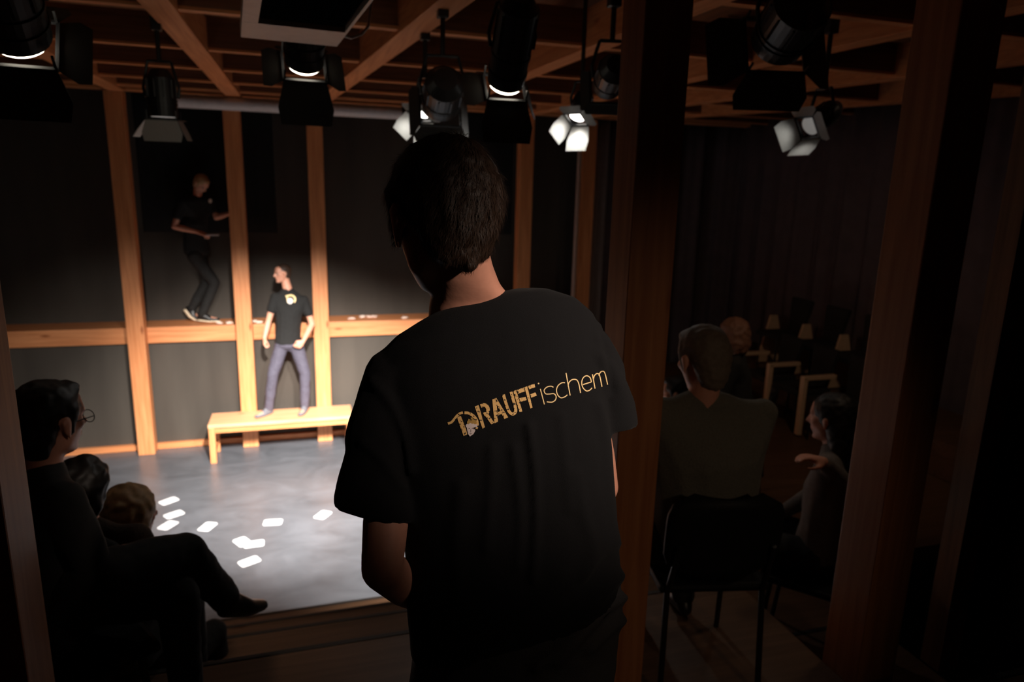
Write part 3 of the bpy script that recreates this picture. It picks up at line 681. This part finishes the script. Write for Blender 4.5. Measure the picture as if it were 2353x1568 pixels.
def world_off(o):
    v = Vector((0, 0, 0)); q = o
    while q: v += q.location; q = q.parent
    return v
def part(root, nm): return [c for c in root.children if c.name.split('.')[0] == nm][0]
def quad_strip(pts, w, step=6, w2=None):
    """polyline to small quads; pts in 2D"""
    out = []; P = [Vector(p) for p in pts]; dense = [P[0]]
    for a, b_ in zip(P, P[1:]):
        n = max(1, int((b_-a).length/step)); dense += [a+(b_-a)*(i/n) for i in range(1, n+1)]
    L = []
    for i, p in enumerate(dense):
        t = (dense[min(i+1, len(dense)-1)]-dense[max(i-1, 0)]).normalized(); nn = Vector((-t.y, t.x))
        ww = w if w2 is None else w+(w2-w)*i/(len(dense)-1)
        L.append([p+nn*ww*(j/2-1)*.5 for j in range(5)])
    for A_, B in zip(L, L[1:]):
        for j in range(4): out.append([tuple(A_[j]), tuple(A_[j+1]), tuple(B[j+1]), tuple(B[j])])
    return out
def spline(pts, k=6):
    P = [Vector(p) for p in pts]; out = []
    for i in range(len(P)-1):
        p0, p1, p2, p3 = P[max(i-1, 0)], P[i], P[i+1], P[min(i+2, len(P)-1)]
        for j in range(k):
            t = j/k; out.append(.5*((2*p1)+(p2-p0)*t+(2*p0-5*p1+4*p2-p3)*t*t+(3*p1-p0-3*p2+p3)*t**3))
    out.append(P[-1]); return [tuple(p) for p in out]
def quadfill(a, b_, c, d, step=8):
    a, b_, c, d = map(Vector, (a, b_, c, d)); n = max(1, int(max((b_-a).length, (c-d).length)/step)); m = max(1, int(max((d-a).length, (c-b_).length)/step)); out = []
    f = lambda u, v: tuple((a*(1-u)+b_*u)*(1-v)+(d*(1-u)+c*u)*v)
    for i in range(n):
        for j in range(m): out.append([f(i/n, j/m), f((i+1)/n, j/m), f((i+1)/n, (j+1)/m), f(i/n, (j+1)/m)])
    return out
def fan(poly, c, k=4):
    out = []; c = Vector(c); P = [Vector(p) for p in poly]
    for a, b_ in zip(P, P[1:]+P[:1]):
        for j in range(k):
            u, v = j/k, (j+1)/k
            if j == 0: out.append([tuple(c), tuple(c+(a-c)*v), tuple(c+(b_-c)*v)])
            else: out.append([tuple(c+(a-c)*u), tuple(c+(a-c)*v), tuple(c+(b_-c)*v), tuple(c+(b_-c)*u)])
    return out
def circ(c, r, n=20, ry=None): return [(c[0]+r*math.cos(2*math.pi*i/n), c[1]+(ry or r)*math.sin(2*math.pi*i/n)) for i in range(n)]
SH = part(man1, 'shirt')
# pixel rays give the places of the print outlines, the surface itself gives the depth
def crop2(p):
    d_ = (((560+p[0]/4.127)-W/2)/FPX*CR - ((580+p[1]/4.127)-H/2)/FPX*CU + CF).normalized(); return CO, d_
on_surface([SH], quad_strip(spline([(398, 418), (425, 412), (450, 408), (478, 422), (488, 450), (478, 475)]), 16, 5)+quad_strip([(412, 425), (420, 478)], 12, 5),
           'chest_print', GOLDS, SH, CO, crop2)
on_surface([SH], fan(circ((440, 462), 27, 16, 28), (440, 462), 3), 'chest_print', plain('white_ink', (.85, .78, .7), .6), SH, CO, crop2, .002)

# --- performer on the ledge
Y = 9.52
J = dict(head=b1(462, 424, -.02), neck=b1(454, 452), sl=b1(418, 466, -.14), sr=b1(487, 462, .06), pel=b1(452, 575),
         chest=b1(449, 495), waist=b1(449, 540),
         el=b1(401, 521, -.18), wl=b1(452, 533, -.24), hl=b1(478, 541, -.26), er=b1(497, 500, .02), wr=b1(527, 491, .0), hr=b1(545, 486, .0),
         pl=b1(447, 590, -.08), pr=b1(458, 590, .06), kl=b1(493, 650, -.06), kr=b1(475, 648, .06),
         al=b1(464, 724, -.04), ar=b1(441, 709, .08), tl=b1(500, 742, -.05), tr=b1(453, 741, .06))
J['al'].z = 1.70; J['tl'].z = 1.635; J['tr'].z = max(J['tr'].z, 1.63)
J['ur'] = Vector((.78, 0, .62)).normalized(); J['nl'] = Vector((0, .3, -1)); J['nr'] = Vector((0, 1, 0))
man2, V2, R2 = person('person', 'person in black with pale soled shoes on the wall ledge, holding a post', J, SHIRT_S, BLACKTR, HAIRBL, 'short',
                      skin=SKIN_P, face=(.62, -.5, -.75), shoes='sole', voxel=.006, sleeve=.55, hs=.95, curl=.5)
SH = part(man2, 'shirt')
def crop1(p):
    d_ = (((360+p[0]/3.918)-W/2)/FPX*CR - ((380+p[1]/3.918)-H/2)/FPX*CU + CF).normalized(); return CO, d_
on_surface([SH], fan(circ((482, 320), 16, 12, 20), (482, 320), 2), 'chest_print', plain('white_ink', (.85, .78, .7), .6), SH, CO, crop1)
h = V2['wl']+(V2['hl']-V2['wl']).normalized()*.12
bm = bmesh.new(); bbox(bm, (-.01, -.045, -.004), (.14, .045, .004), .003, Matrix.Translation(h) @ Matrix.Rotation(.1, 4, 'X'))
tag(bmesh_obj('paper_slip', bm, CARD, loc=h), 'small white paper slip held in the hand of the ledge performer', 'paper')

# --- seated spectators
def seated(name, label, hx, hy, hd, az, shirt, trou, hair, style, lean=.06, face=None, froll=0, seat=None, floor=None, arms='lap', bulk=1.0, hs=1.0, cross=0, over={}, skin=None, chairlabel=None, knee_spread=.13, eyes=False, tuck=0):
    hc = px(hx, hy, hd); fw = Vector((math.sin(az), math.cos(az), 0)); rt = Vector((fw.y, -fw.x, 0)); Z = Vector((0, 0, 1))
    seat = hc.z-.78 if seat is None else seat; floor = seat-.45 if floor is None else floor
    g = lambda a, b_, c: Vector((hc.x, hc.y, 0))+fw*a+rt*b_+Z*c
    neck = hc-Z*.115-fw*.035; pel = g(-.03-lean*1.6, 0, seat+.11)
    J = dict(head=hc, neck=neck, sl=neck-Z*.075-rt*.175-fw*lean*.2, sr=neck-Z*.075+rt*.175-fw*lean*.2, pel=pel,
             pl=pel-rt*.09+fw*.03, pr=pel+rt*.09+fw*.03)
    J['kl'] = pel+fw*.43-rt*knee_spread+Z*.0; J['kr'] = pel+fw*.43+rt*knee_spread+Z*.0
    J['al'] = zset(J['kl']+fw*(.02-tuck), floor+.085); J['ar'] = zset(J['kr']+fw*(.02-tuck), floor+.085)
    J['tl'] = zset(J['al']+fw*.15, floor+.03); J['tr'] = zset(J['ar']+fw*.15, floor+.03)
    for q, sg in (('l', -1), ('r', 1)):
        J['e'+q] = J['s'+q]-Z*.27+rt*sg*.05+fw*.06; J['w'+q] = pel+fw*.22+rt*sg*.07+Z*.11; J['h'+q] = J['w'+q]+fw*.1-rt*sg*.05; J['n'+q] = Vector((0, 0, -1))
    J.update({k: (v(J) if callable(v) else v) for k, v in over.items()})
    r = person(name, label, J, shirt, trou, hair, style, skin=skin, fwd=fw, face=face or (fw-Z*.08), froll=froll, sleeve=2, voxel=.009, group=None, eyes=eyes, bulk=bulk, hs=hs, curl=.4, base=(pel.x, pel.y, floor))
    # chair
    if chairlabel:
        pel = J['pel']
        ce = empty('audience_chair', (pel.x, pel.y, floor), chairlabel, 'chair', 'black chairs on the tribune')
        M = Matrix(((rt.x, fw.x, 0, pel.x), (rt.y, fw.y, 0, pel.y), (0, 0, 1, floor), (0, 0, 0, 1))); sh_ = seat-floor
        bm = bmesh.new(); bbox(bm, (-.22, -.18, sh_-.035), (.22, .24, sh_), .015, M); bmesh_obj('seat', bm, PLASTIC, ce)
        bm = bmesh.new(); n = 17; rows = []
        for layer in (0, 1):
            for j in range(9):
                t = j/8; z = sh_+.06+t*.34; hw = .225*(1-(abs(2*t-1))**5)**.3 if 0 < j < 8 else .13
                rows.append([bm.verts.new(M @ Vector((hw*(2*i/(n-1)-1), -.235-.03*t+.05*(2*i/(n-1)-1)**2-layer*.016, z))) for i in range(n)])
        for L0 in (rows[:9], rows[9:]):
            for a_, b_ in zip(L0, L0[1:]):
                for i in range(n-1): bm.faces.new((a_[i], a_[i+1], b_[i+1], b_[i]))
        A0, A1 = rows[:9], rows[9:]
        for j in range(8):
            for i in (0, n-1): bm.faces.new((A0[j][i], A0[j+1][i], A1[j+1][i], A1[j][i]))
        for j in (0, 8):
            for i in range(n-1): bm.faces.new((A0[j][i], A0[j][i+1], A1[j][i+1], A1[j][i]))
        bmesh.ops.recalc_face_normals(bm, faces=bm.faces); bmesh_obj('backrest', bm, PLASTIC, ce, smooth=True)
        for sx in (-1, 1):
            for sy, yy in ((-1, -.2), (1, .2)):
                bm = bmesh.new(); tube(bm, M @ Vector((sx*.2, yy*1.1, 0)), M @ Vector((sx*.19, yy*.9, sh_-.03)), .012, 10); bmesh_obj('leg', bm, BLACKM, ce)
            bm = bmesh.new(); tube(bm, M @ Vector((sx*.19, -.18, sh_-.03)), M @ Vector((sx*.18, -.25, sh_+.2)), .011, 10); bmesh_obj('back_post', bm, BLACKM, ce)
    return r
FR = lambda d: math.radians(d)
# right side
seated('person', 'grey haired man in grey sweater seated right of the big post, back turned', 1612, 832, 2.66, FR(12), KNIT, DARKC, HAIRG, 'short',
       lean=.0, face=(-.15, 1, -.25), bulk=1.5, seat=1.92, over=dict(pel=lambda J: J['pel']+Vector((.06, 0, 0)), sl=lambda J: J['sl']-Vector((.02, 0, 0)), sr=lambda J: J['sr']+Vector((.085, 0, -.015))), floor=1.45, chairlabel='black chair with rounded backrest carrying the man in grey sweater', hs=1.1, tuck=.12)
seated('person', 'brown haired spectator in dark clothes beyond the grey haired man', 1683, 775, 5.7, FR(-50), DARKC, DARKC, plain('reddish_brown_hair', (.16, .07, .04), .7, 0, .4, 80), 'big', face=(-.1, 1, -.1),
       seat=1.44, floor=.985, chairlabel='black chair of the brown haired spectator on the side tribune', hs=1.15)
seated('person', 'spectator with black hair and lit cheek between big post and grey haired man', 1553, 905, 4.8, FR(-30), DARKC, DARKC, HAIRB, 'short', face=(-.9, .7, -.1),
       seat=1.16, floor=.65, chairlabel='black chair hidden behind the man in grey sweater', tuck=.1, skin=SKIN_P)
seated('person', 'dark haired spectator in pale grey top seated beside the right timber post', 1908, 965, 3.36, FR(-40), GREYCL, DARKC, HAIRB, 'long', lean=.0, face=(-.55, 1, -.1),
       seat=1.53, floor=1.05, chairlabel='black chair next to the right timber post', hs=1.05,
       over=dict(el=px(1945, 1120, 3.3), wl=px(1893, 1062, 3.15), hl=px(1835, 1043, 3.1), nl=Vector((0, 0, -1))))
# left side
spec_man = seated('person', 'spectator with glasses in black silhouette at left edge, legs crossed', 118, 972, 2.12, FR(58), DARKC, DARKC, HAIRB, 'short', lean=.02, face=(.75, .95, -.1), hs=1.04, froll=.0,
       seat=1.9, floor=1.45, chairlabel='black chair under the spectator with glasses at left',
       over=dict(kr=px(425, 1268, 2.35), ar=px(520, 1378, 2.62), tr=px(598, 1392, 2.78), ur=Vector((-.3, .1, .95)), pr=px(235, 1330, 2.1),
                 kl=px(410, 1370, 2.3), al=zset(px(420, 1500, 2.45), 1.54), tl=zset(px(480, 1540, 2.6), 1.49)))
seated('person', 'curly dark haired spectator in brown sweater at left, just below the one with glasses', 196, 1122, 2.5, FR(15), KNITB, DARKC, HAIRB, 'big', face=(.3, 1, -.1), hs=.86,
       seat=1.47, floor=1.05, lean=-.02)
seated('person', 'blond haired spectator in front row at left, head lit from the stage', 306, 1188, 3.0, FR(25), DARKC, DARKC, HAIRBL, 'big', face=(.8, .8, -.1), hs=1.05,
       seat=1.07, floor=.65, skin=SKIN_P)
# glasses worn by the left spectator
gc = px(118, 972, 2.12); Rg = rot3((.75, .95, -.1)); rim = None
for sx in (1, -1):
    c = gc+Rg @ Vector((sx*.034, .098, .006)); pts = [c+Rg @ Vector((.026*math.cos(a*math.pi/8), 0, .02*math.sin(a*math.pi/8))) for a in range(17)]
    if rim is None:
        bm = bmesh.new(); polytube(bm, pts, .0015, 6); c2 = gc+Rg @ Vector((-.034, .098, .006))
        polytube(bm, [c2+Rg @ Vector((.026*math.cos(a*math.pi/8), 0, .02*math.sin(a*math.pi/8))) for a in range(17)], .0015, 6)
        tube(bm, gc+Rg @ Vector((-.009, .099, .008)), gc+Rg @ Vector((.009, .099, .008)), .0015, 6)
        rim = bmesh_obj('glasses', bm, PLASTIC, spec_man[0])
    bm = bmesh.new(); tube(bm, c+Rg @ Vector((sx*.025, 0, .004)), gc+Rg @ Vector((sx*.085, -.01, .01)), .0016, 6); bmesh_obj('temple', bm, PLASTIC, rim)

# ================================================================== FRONT MAN
fm = empty('person', (.3, 1.2, 1.7), 'man seen from behind in black T-shirt with gold lettering, leaning in the foreground', 'person')
D0 = 1.30
hf = Vector((-.29, .93, -.18)); RH = rot3(hf, roll=0); HC = px(1016, 514, 1.18); hs = 1.09
bm = bmesh.new(); head_shape(bm, HC, RH, hs)
NB = px(1092, 690, 1.27)
loft(bm, [(px(1055, 560, 1.20), CR*.050, CF*.055), (px(1062, 610, 1.21), CR*.054, CF*.058), (px(1072, 655, 1.235), CR*.061, CF*.06), (px(1088, 700, 1.27), CR*.082-CU*.0, CF*.064), (px(1105, 745, 1.29), CR*.10, CF*.07)], e=2.1)
hull(bm, E(px(1105, 770, 1.30), .06), E(px(1100, 1250, 1.32), .08), E(px(1180, 1300, 1.32), .08))
JL = dict(s=px(910, 900, 1.27), e=px(878, 1308, 1.20), w=px(1010, 1395, 1.50)); JR = dict(s=px(1325, 825, 1.30), e=px(1380, 1120, 1.40), w=px(1200, 1290, 1.56))
for q, J_ in (('l', JL), ('r', JR)):
    m = lerp(J_['s'], J_['e'], .5); f1 = lerp(J_['e'], J_['w'], .35)
    chain(bm, [J_['s'], m, lerp(m, J_['e'], .5), J_['e'], f1, lerp(J_['e'], J_['w'], .75), J_['w']], [.040, .040, .041, .037, .041, .032, .025])
hand_shape(bm, JL['w'], CR*.8+CU*.3+CF*.1, CU*-.3+CF*-1, -1, .7); hand_shape(bm, JR['w'], CR*-.5-CU*.5+CF*.1, CF*-1, 1, .7)
# legs inside the trousers and feet
HIPL, HIPR = px(1080, 1480, 1.32), px(1290, 1480, 1.33)
FL_, FRt = Vector((HIPL.x-.03, HIPL.y+.08, 1.8)), Vector((HIPR.x+.06, HIPR.y+.05, 1.8))
KL, KR = lerp(HIPL, FL_, .48)+Vector((-.01, .04, 0)), lerp(HIPR, FRt, .48)+Vector((.02, .04, 0))
for h_, k_, f_ in ((HIPL, KL, FL_), (HIPR, KR, FRt)): chain(bm, [h_, k_, f_], [.07, .05, .036]); hull(bm, E(f_-Vector((0, 0, .04)), .03), E(f_+Vector((-.05, .14, -.07)), .022))
link('body', solid(bm, .0055, 5), SKIN, fm, smooth=True)
# T-shirt: torso loft from the outline, sleeves
def ring(xl, yl, xr, yr, d, dep, dr=0):
    a, b_ = px(xl, yl, d-dr), px(xr, yr, d+dr); return ((a+b_)/2, (b_-a)/2, CF*dep)
bm = bmesh.new()
loft(bm, [ring(1000, 722, 1192, 662, 1.285, .070), ring(962, 742, 1258, 662, 1.29, .085), ring(912, 773, 1322, 682, 1.295, .098), ring(868, 818, 1366, 722, 1.30, .11),
          ring(856, 900, 1378, 800, 1.30, .118), ring(866, 970, 1392, 890, 1.30, .122), ring(888, 1050, 1400, 985, 1.30, .125), ring(915, 1150, 1400, 1090, 1.30, .122),
          ring(930, 1240, 1408, 1190, 1.30, .12), ring(938, 1320, 1424, 1278, 1.30, .12), ring(940, 1400, 1422, 1318, 1.30, .124), ring(944, 1478, 1414, 1352, 1.30, .124), ring(946, 1505, 1406, 1368, 1.30, .122)], n=40, e=2.35)
hull(bm, E(px(905, 870, 1.275), .058), E(px(868, 1010, 1.25), .062), E(px(1000, 900, 1.29), .06))
loft(bm, [(px(900, 850, 1.27), CR*.05+CU*.03, CF*.055), (px(888, 930, 1.265), CR*.060+CU*.012, CF*.062), (px(880, 1010, 1.255), CR*.063, CF*.064), (px(868, 1090, 1.25), CR*.068-CU*.004, CF*.066), (px(864, 1150, 1.24), CR*.074-CU*.012, CF*.070), (px(864, 1176, 1.24), CR*.0745-CU*.015, CF*.070)], e=2.2)
hull(bm, E(px(1335, 790, 1.295), .055), E(px(1300, 900, 1.30), .06), E(px(1372, 860, 1.32), .055))
loft(bm, [(px(1350, 800, 1.29), CR*.05-CU*.02, CF*.055), (px(1378, 870, 1.31), CR*.052-CU*.01, CF*.06), (px(1392, 925, 1.33), CR*.055+CU*.003, CF*.062), (px(1399, 975, 1.345), CR*.056+CU*.008, CF*.062), (px(1400, 988, 1.35), CR*.056+CU*.008, CF*.062)], e=2.2)
me = solid(bm, .006, 7)
# folds: raised lines (crop pixels of the photograph), amplitude, width
FOLDS = [([(1215, 980), (1228, 1080), (1232, 1200), (1225, 1330)], 0.0087, 11), ([(1180, 1030), (1196, 1180), (1190, 1300)], 0.0051, 12), ([(1130, 1030), (1128, 1120), (1118, 1260)], 0.0051, 14),
         ([(1325, 1090), (1340, 1180), (1362, 1260), (1345, 1330)], 0.0058, 15), ([(1375, 930), (1392, 1010), (1402, 1120), (1420, 1250)], 0.0072, 10), ([(1290, 960), (1300, 1060), (1310, 1170)], 0.0043, 13),
         ([(1424, 1322), (1370, 1380), (1310, 1460), (1230, 1530)], 0.0094, 13), ([(1428, 1372), (1385, 1400), (1330, 1460), (1280, 1520)], 0.0103, 13), ([(1430, 1420), (1390, 1450), (1350, 1490)], 0.0084, 12),
         ([(1160, 1468), (1110, 1490), (1060, 1530), (1030, 1570)], 0.0094, 15), ([(1400, 1290), (1330, 1370), (1240, 1430), (1130, 1450)], -0.0087, 16), ([(860, 880), (900, 930), (930, 1000), (945, 1080)], 0.0087, 13),
         ([(1385, 760), (1402, 830), (1408, 900)], -0.0058, 9), ([(835, 1020), (880, 1060), (920, 1120)], 0.0058, 12), ([(1290, 1330), (1230, 1390), (1130, 1420)], 0.0058, 22), ([(1060, 1120), (1050, 1250), (1060, 1380)], 0.0058, 20)]
def segdist(p, a, b_):
    ab = b_-a; t = max(0, min(1, (p-a).dot(ab)/ab.length_squared)); return (p-(a+ab*t)).length
FD = [([Vector(q) for q in spline(P, 4)], a, w) for P, a, w in FOLDS]
def topx(p):
    q = p-CO; k = q.dot(CF); return Vector((W/2+FPX*q.dot(CR)/k, H/2-FPX*q.dot(CU)/k))
def foldfn(c_, n_):
    s_ = .0035*noise.noise(c_*7)+.0012*noise.noise(c_*22)
    if n_.dot(CF) < .25:
        p = topx(c_)
        for P, a, w in FD:
            if not (min(q.x for q in P)-3*w < p.x < max(q.x for q in P)+3*w): continue
            dd = min(segdist(p, x_, y_) for x_, y_ in zip(P, P[1:]))
            if dd < w*3: s_ += a*math.exp(-(dd/w)**2)
    return s_
shift(me, foldfn)
tshirt = link('t_shirt', me, SHIRT, fm, smooth=True)
# trousers
bm = bmesh.new()
loft(bm, [ring(965, 1400, 1418, 1312, 1.305, .116), ring(955, 1450, 1424, 1372, 1.305, .121), ring(948, 1510, 1420, 1450, 1.31, .122), ring(940, 1560, 1410, 1560, 1.315, .12), ring(950, 1600, 1405, 1600, 1.32, .11)], n=36)
for h_, k_, f_ in ((HIPL, KL, FL_), (HIPR, KR, FRt)): chain(bm, [h_-Vector((0, 0, .05)), lerp(h_, k_, .5), k_, lerp(k_, f_, .4), lerp(k_, f_, .95)], [.095, .088, .072, .068, .06])
me = solid(bm, .008, 5)
shift(me, lambda c_, n_: 1.3*foldfn(c_, n_)+.003*noise.noise(c_*26))
link('jeans', me, DENIM, fm, smooth=True)
for f_ in (FL_, FRt):
    bm = bmesh.new(); hull(bm, E(f_, .045), E(f_-Vector((0, .03, .062)), .036), E(f_+Vector((-.03, .08, -.05)), .04)); hull(bm, E(f_-Vector((0, .03, .062)), .036), E(f_+Vector((-.06, .17, -.072)), (.04, .04, .026)))
    link('shoe', solid(bm, .006, 4), SHOE, fm, smooth=True)
# hair: cap plus many short strands
bm = bmesh.new(); T2 = lambda x, y, z: HC + RH @ (Vector((x, y, z))*hs)
e2 = lambda p, r: E(T2(*p), tuple(v*hs for v in r), RH)
hull(bm, e2((0, -.02, .05), (.083, .098, .084))); hull(bm, e2((0, .05, .092), (.05, .045, .03)), e2((0, -.02, .088), (.07, .075, .042)))
hull(bm, e2((0, -.05, .03), (.080, .072, .075)), e2((0, -.056, -.015), (.066, .050, .042))); hull(bm, e2((0, -.056, -.015), (.064, .049, .036)), e2((0, -.052, -.054), (.050, .034, .018)))
hull(bm, e2((0, -.055, -.056), (.03, .03, .016)), e2((0.004, -.06, -.076), (.008, .02, .006)))
for sx in (1, -1): hull(bm, e2((sx*.066, .012, .045), (.017, .03, .03)), e2((sx*.071, .018, -.008), (.008, .012, .024)))
me = solid(bm, .005, 3)
shift(me, lambda c_, n_: .0035*noise.noise(c_*35)+.002*noise.noise(c_*90))
bm = bmesh.new(); bm.from_mesh(me); rh = random.Random(11); crown = T2(.01, -.06, .12); faces = [f for f in bm.faces]
cum = []; t = 0
for f in faces: t += f.calc_area(); cum.append(t)
import bisect
new = []
for i in range(15000):
    f = faces[min(len(faces)-1, bisect.bisect(cum, rh.random()*t))]; n_ = f.normal.copy(); p = f.calc_center_median()+Vector((rh.uniform(-.003, .003),)*3)
    fl = (p-crown); fl = fl-n_*fl.dot(n_)
    if fl.length < 1e-4: continue
    fl = fl.normalized(); dn = RH @ Vector((0, 0, -1)); dn = dn-n_*dn.dot(n_); fl = (fl+dn*.5+Vector((rh.gauss(0, .22), rh.gauss(0, .22), rh.gauss(0, .22)))).normalized()
    low = (p-HC).dot(RH.col[2]) < -.05
    L = rh.uniform(.010, .022)*(.5 if low else 1); up_ = rh.uniform(.08, .30); sd = fl.cross(n_).normalized()*.00035
    a, b_, c = p-n_*.0005, p+fl*L*.5+n_*(L*up_*.7), p+fl*L+n_*(L*up_)
    new.append((a-sd, a+sd, b_+sd*.8, b_-sd*.8, c))
for a, a2, b_, b2, c in new:
    v = [bm.verts.new(q) for q in (a, a2, b_, b2, c)]; bm.faces.new((v[0], v[1], v[2], v[3])); bm.faces.new((v[3], v[2], v[4]))
bm.to_mesh(me); bm.free()
link('hair', me, HAIRD, fm, smooth=True)
# ---- lettering on the back of the T-shirt (outlines in a 2D print plane, laid on the cloth)
def crop3(p):
    d_ = (((1000+p[0]/5.472)-W/2)/FPX*CR - ((820+p[1]/5.472)-H/2)/FPX*CU + CF).normalized(); return CO, d_
S = 9
thin = []
w_ = 12.5
for st_ in ([(1322, 405), (1373, 600)], spline([(1487, 385), (1455, 372), (1405, 383), (1370, 422), (1388, 466), (1435, 470), (1492, 466), (1520, 500), (1510, 545), (1468, 572), (1403, 568)]),
            spline([(1632, 328), (1590, 330), (1545, 365), (1525, 420), (1540, 480), (1580, 517), (1630, 505), (1662, 480)]), [(1645, 205), (1697, 488)],
            spline([(1672, 375), (1680, 330), (1712, 295), (1750, 285), (1785, 298), (1808, 350), (1828, 456)]),
            spline([(1858, 352), (1910, 335), (1965, 318)]), spline([(1965, 318), (1948, 265), (1905, 240), (1862, 265), (1843, 320), (1855, 385), (1900, 430), (1942, 422), (1972, 392)]),
            [(1977, 222), (2010, 402)], spline([(1988, 290), (2003, 238), (2038, 212), (2068, 240), (2097, 378)]), spline([(2058, 240), (2076, 198), (2108, 184), (2135, 212), (2168, 352)])):
    thin += quad_strip(st_, w_, S)
thin += fan(circ((1300, 338), 10, 12), (1300, 338), 2)
on_surface([tshirt], thin, 'thin_lettering', GOLDS, tshirt, CO, crop3)
bold = []
bold += quadfill((497, 628), (546, 608), (626, 888), (596, 906)) + quad_strip(spline([(572, 622), (612, 608), (648, 625), (664, 665), (652, 705), (612, 728)]), 46, S) + quad_strip([(640, 722), (725, 842)], 44, S)
bold += quadfill((718, 540), (768, 520), (790, 818), (746, 838)) + quadfill((738, 532), (768, 518), (918, 764), (870, 784)) + quadfill((778, 700), (838, 680), (852, 715), (788, 740))
bold += quad_strip(spline([(858, 478), (908, 640), (938, 700), (975, 722), (1006, 700), (1008, 640), (954, 442)]), 38, S)
bold += quadfill((982, 432), (1020, 420), (1095, 688), (1060, 698)) + quadfill((1026, 418), (1116, 388), (1126, 438), (1042, 466)) + quadfill((1058, 522), (1138, 506), (1150, 546), (1068, 570))
bold += quadfill((1122, 386), (1158, 372), (1224, 640), (1197, 652)) + quadfill((1166, 370), (1247, 340), (1258, 384), (1184, 410)) + quadfill((1196, 474), (1262, 448), (1277, 490), (1208, 516))
on_surface([tshirt], bold, 'bold_lettering', GOLD, tshirt, CO, crop3)
dl = quad_strip(spline([(160, 842), (205, 825), (240, 785), (272, 745), (310, 715), (348, 702)]), 30, S) + quadfill((272, 762), (322, 745), (412, 975), (357, 998)) \
    + quad_strip(spline([(368, 706), (425, 712), (482, 748), (520, 800), (528, 860), (512, 905)]), 34, S, 40)
on_surface([tshirt], dl, 'emblem_letter', GOLD, tshirt, CO, crop3)
cl = quad_strip(spline([(455, 765), (462, 790), (440, 800), (415, 795)]), 26, S) + fan(circ((462, 828), 62, 22, 44), (462, 828), 4)
on_surface([tshirt], cl, 'emblem_curl', ink_mat('ochre_print', (.42, .25, .06), (.55, .34, .10), .36), tshirt, CO, crop3, .0018)
fc = [(383, 862), (398, 846), (418, 852), (432, 838), (450, 834), (462, 848), (480, 840), (492, 852), (518, 850), (532, 868), (524, 890), (506, 892), (502, 935), (480, 975), (436, 1004), (414, 972), (403, 925), (398, 892), (386, 884)]
on_surface([tshirt], fan(fc, (452, 905), 5), 'emblem_face', WHITEP, tshirt, CO, crop3, .0026)
gr = quad_strip([(425, 900), (440, 903)], 6, S)+quad_strip([(466, 900), (482, 896)], 6, S)+quad_strip(spline([(440, 962), (452, 972), (466, 960)]), 5, S)+quad_strip([(452, 912), (450, 950)], 4, S)
on_surface([tshirt], gr, 'emblem_face_lines', plain('grey_ink', (.3, .25, .24), .6), tshirt, CO, crop3, .0034)
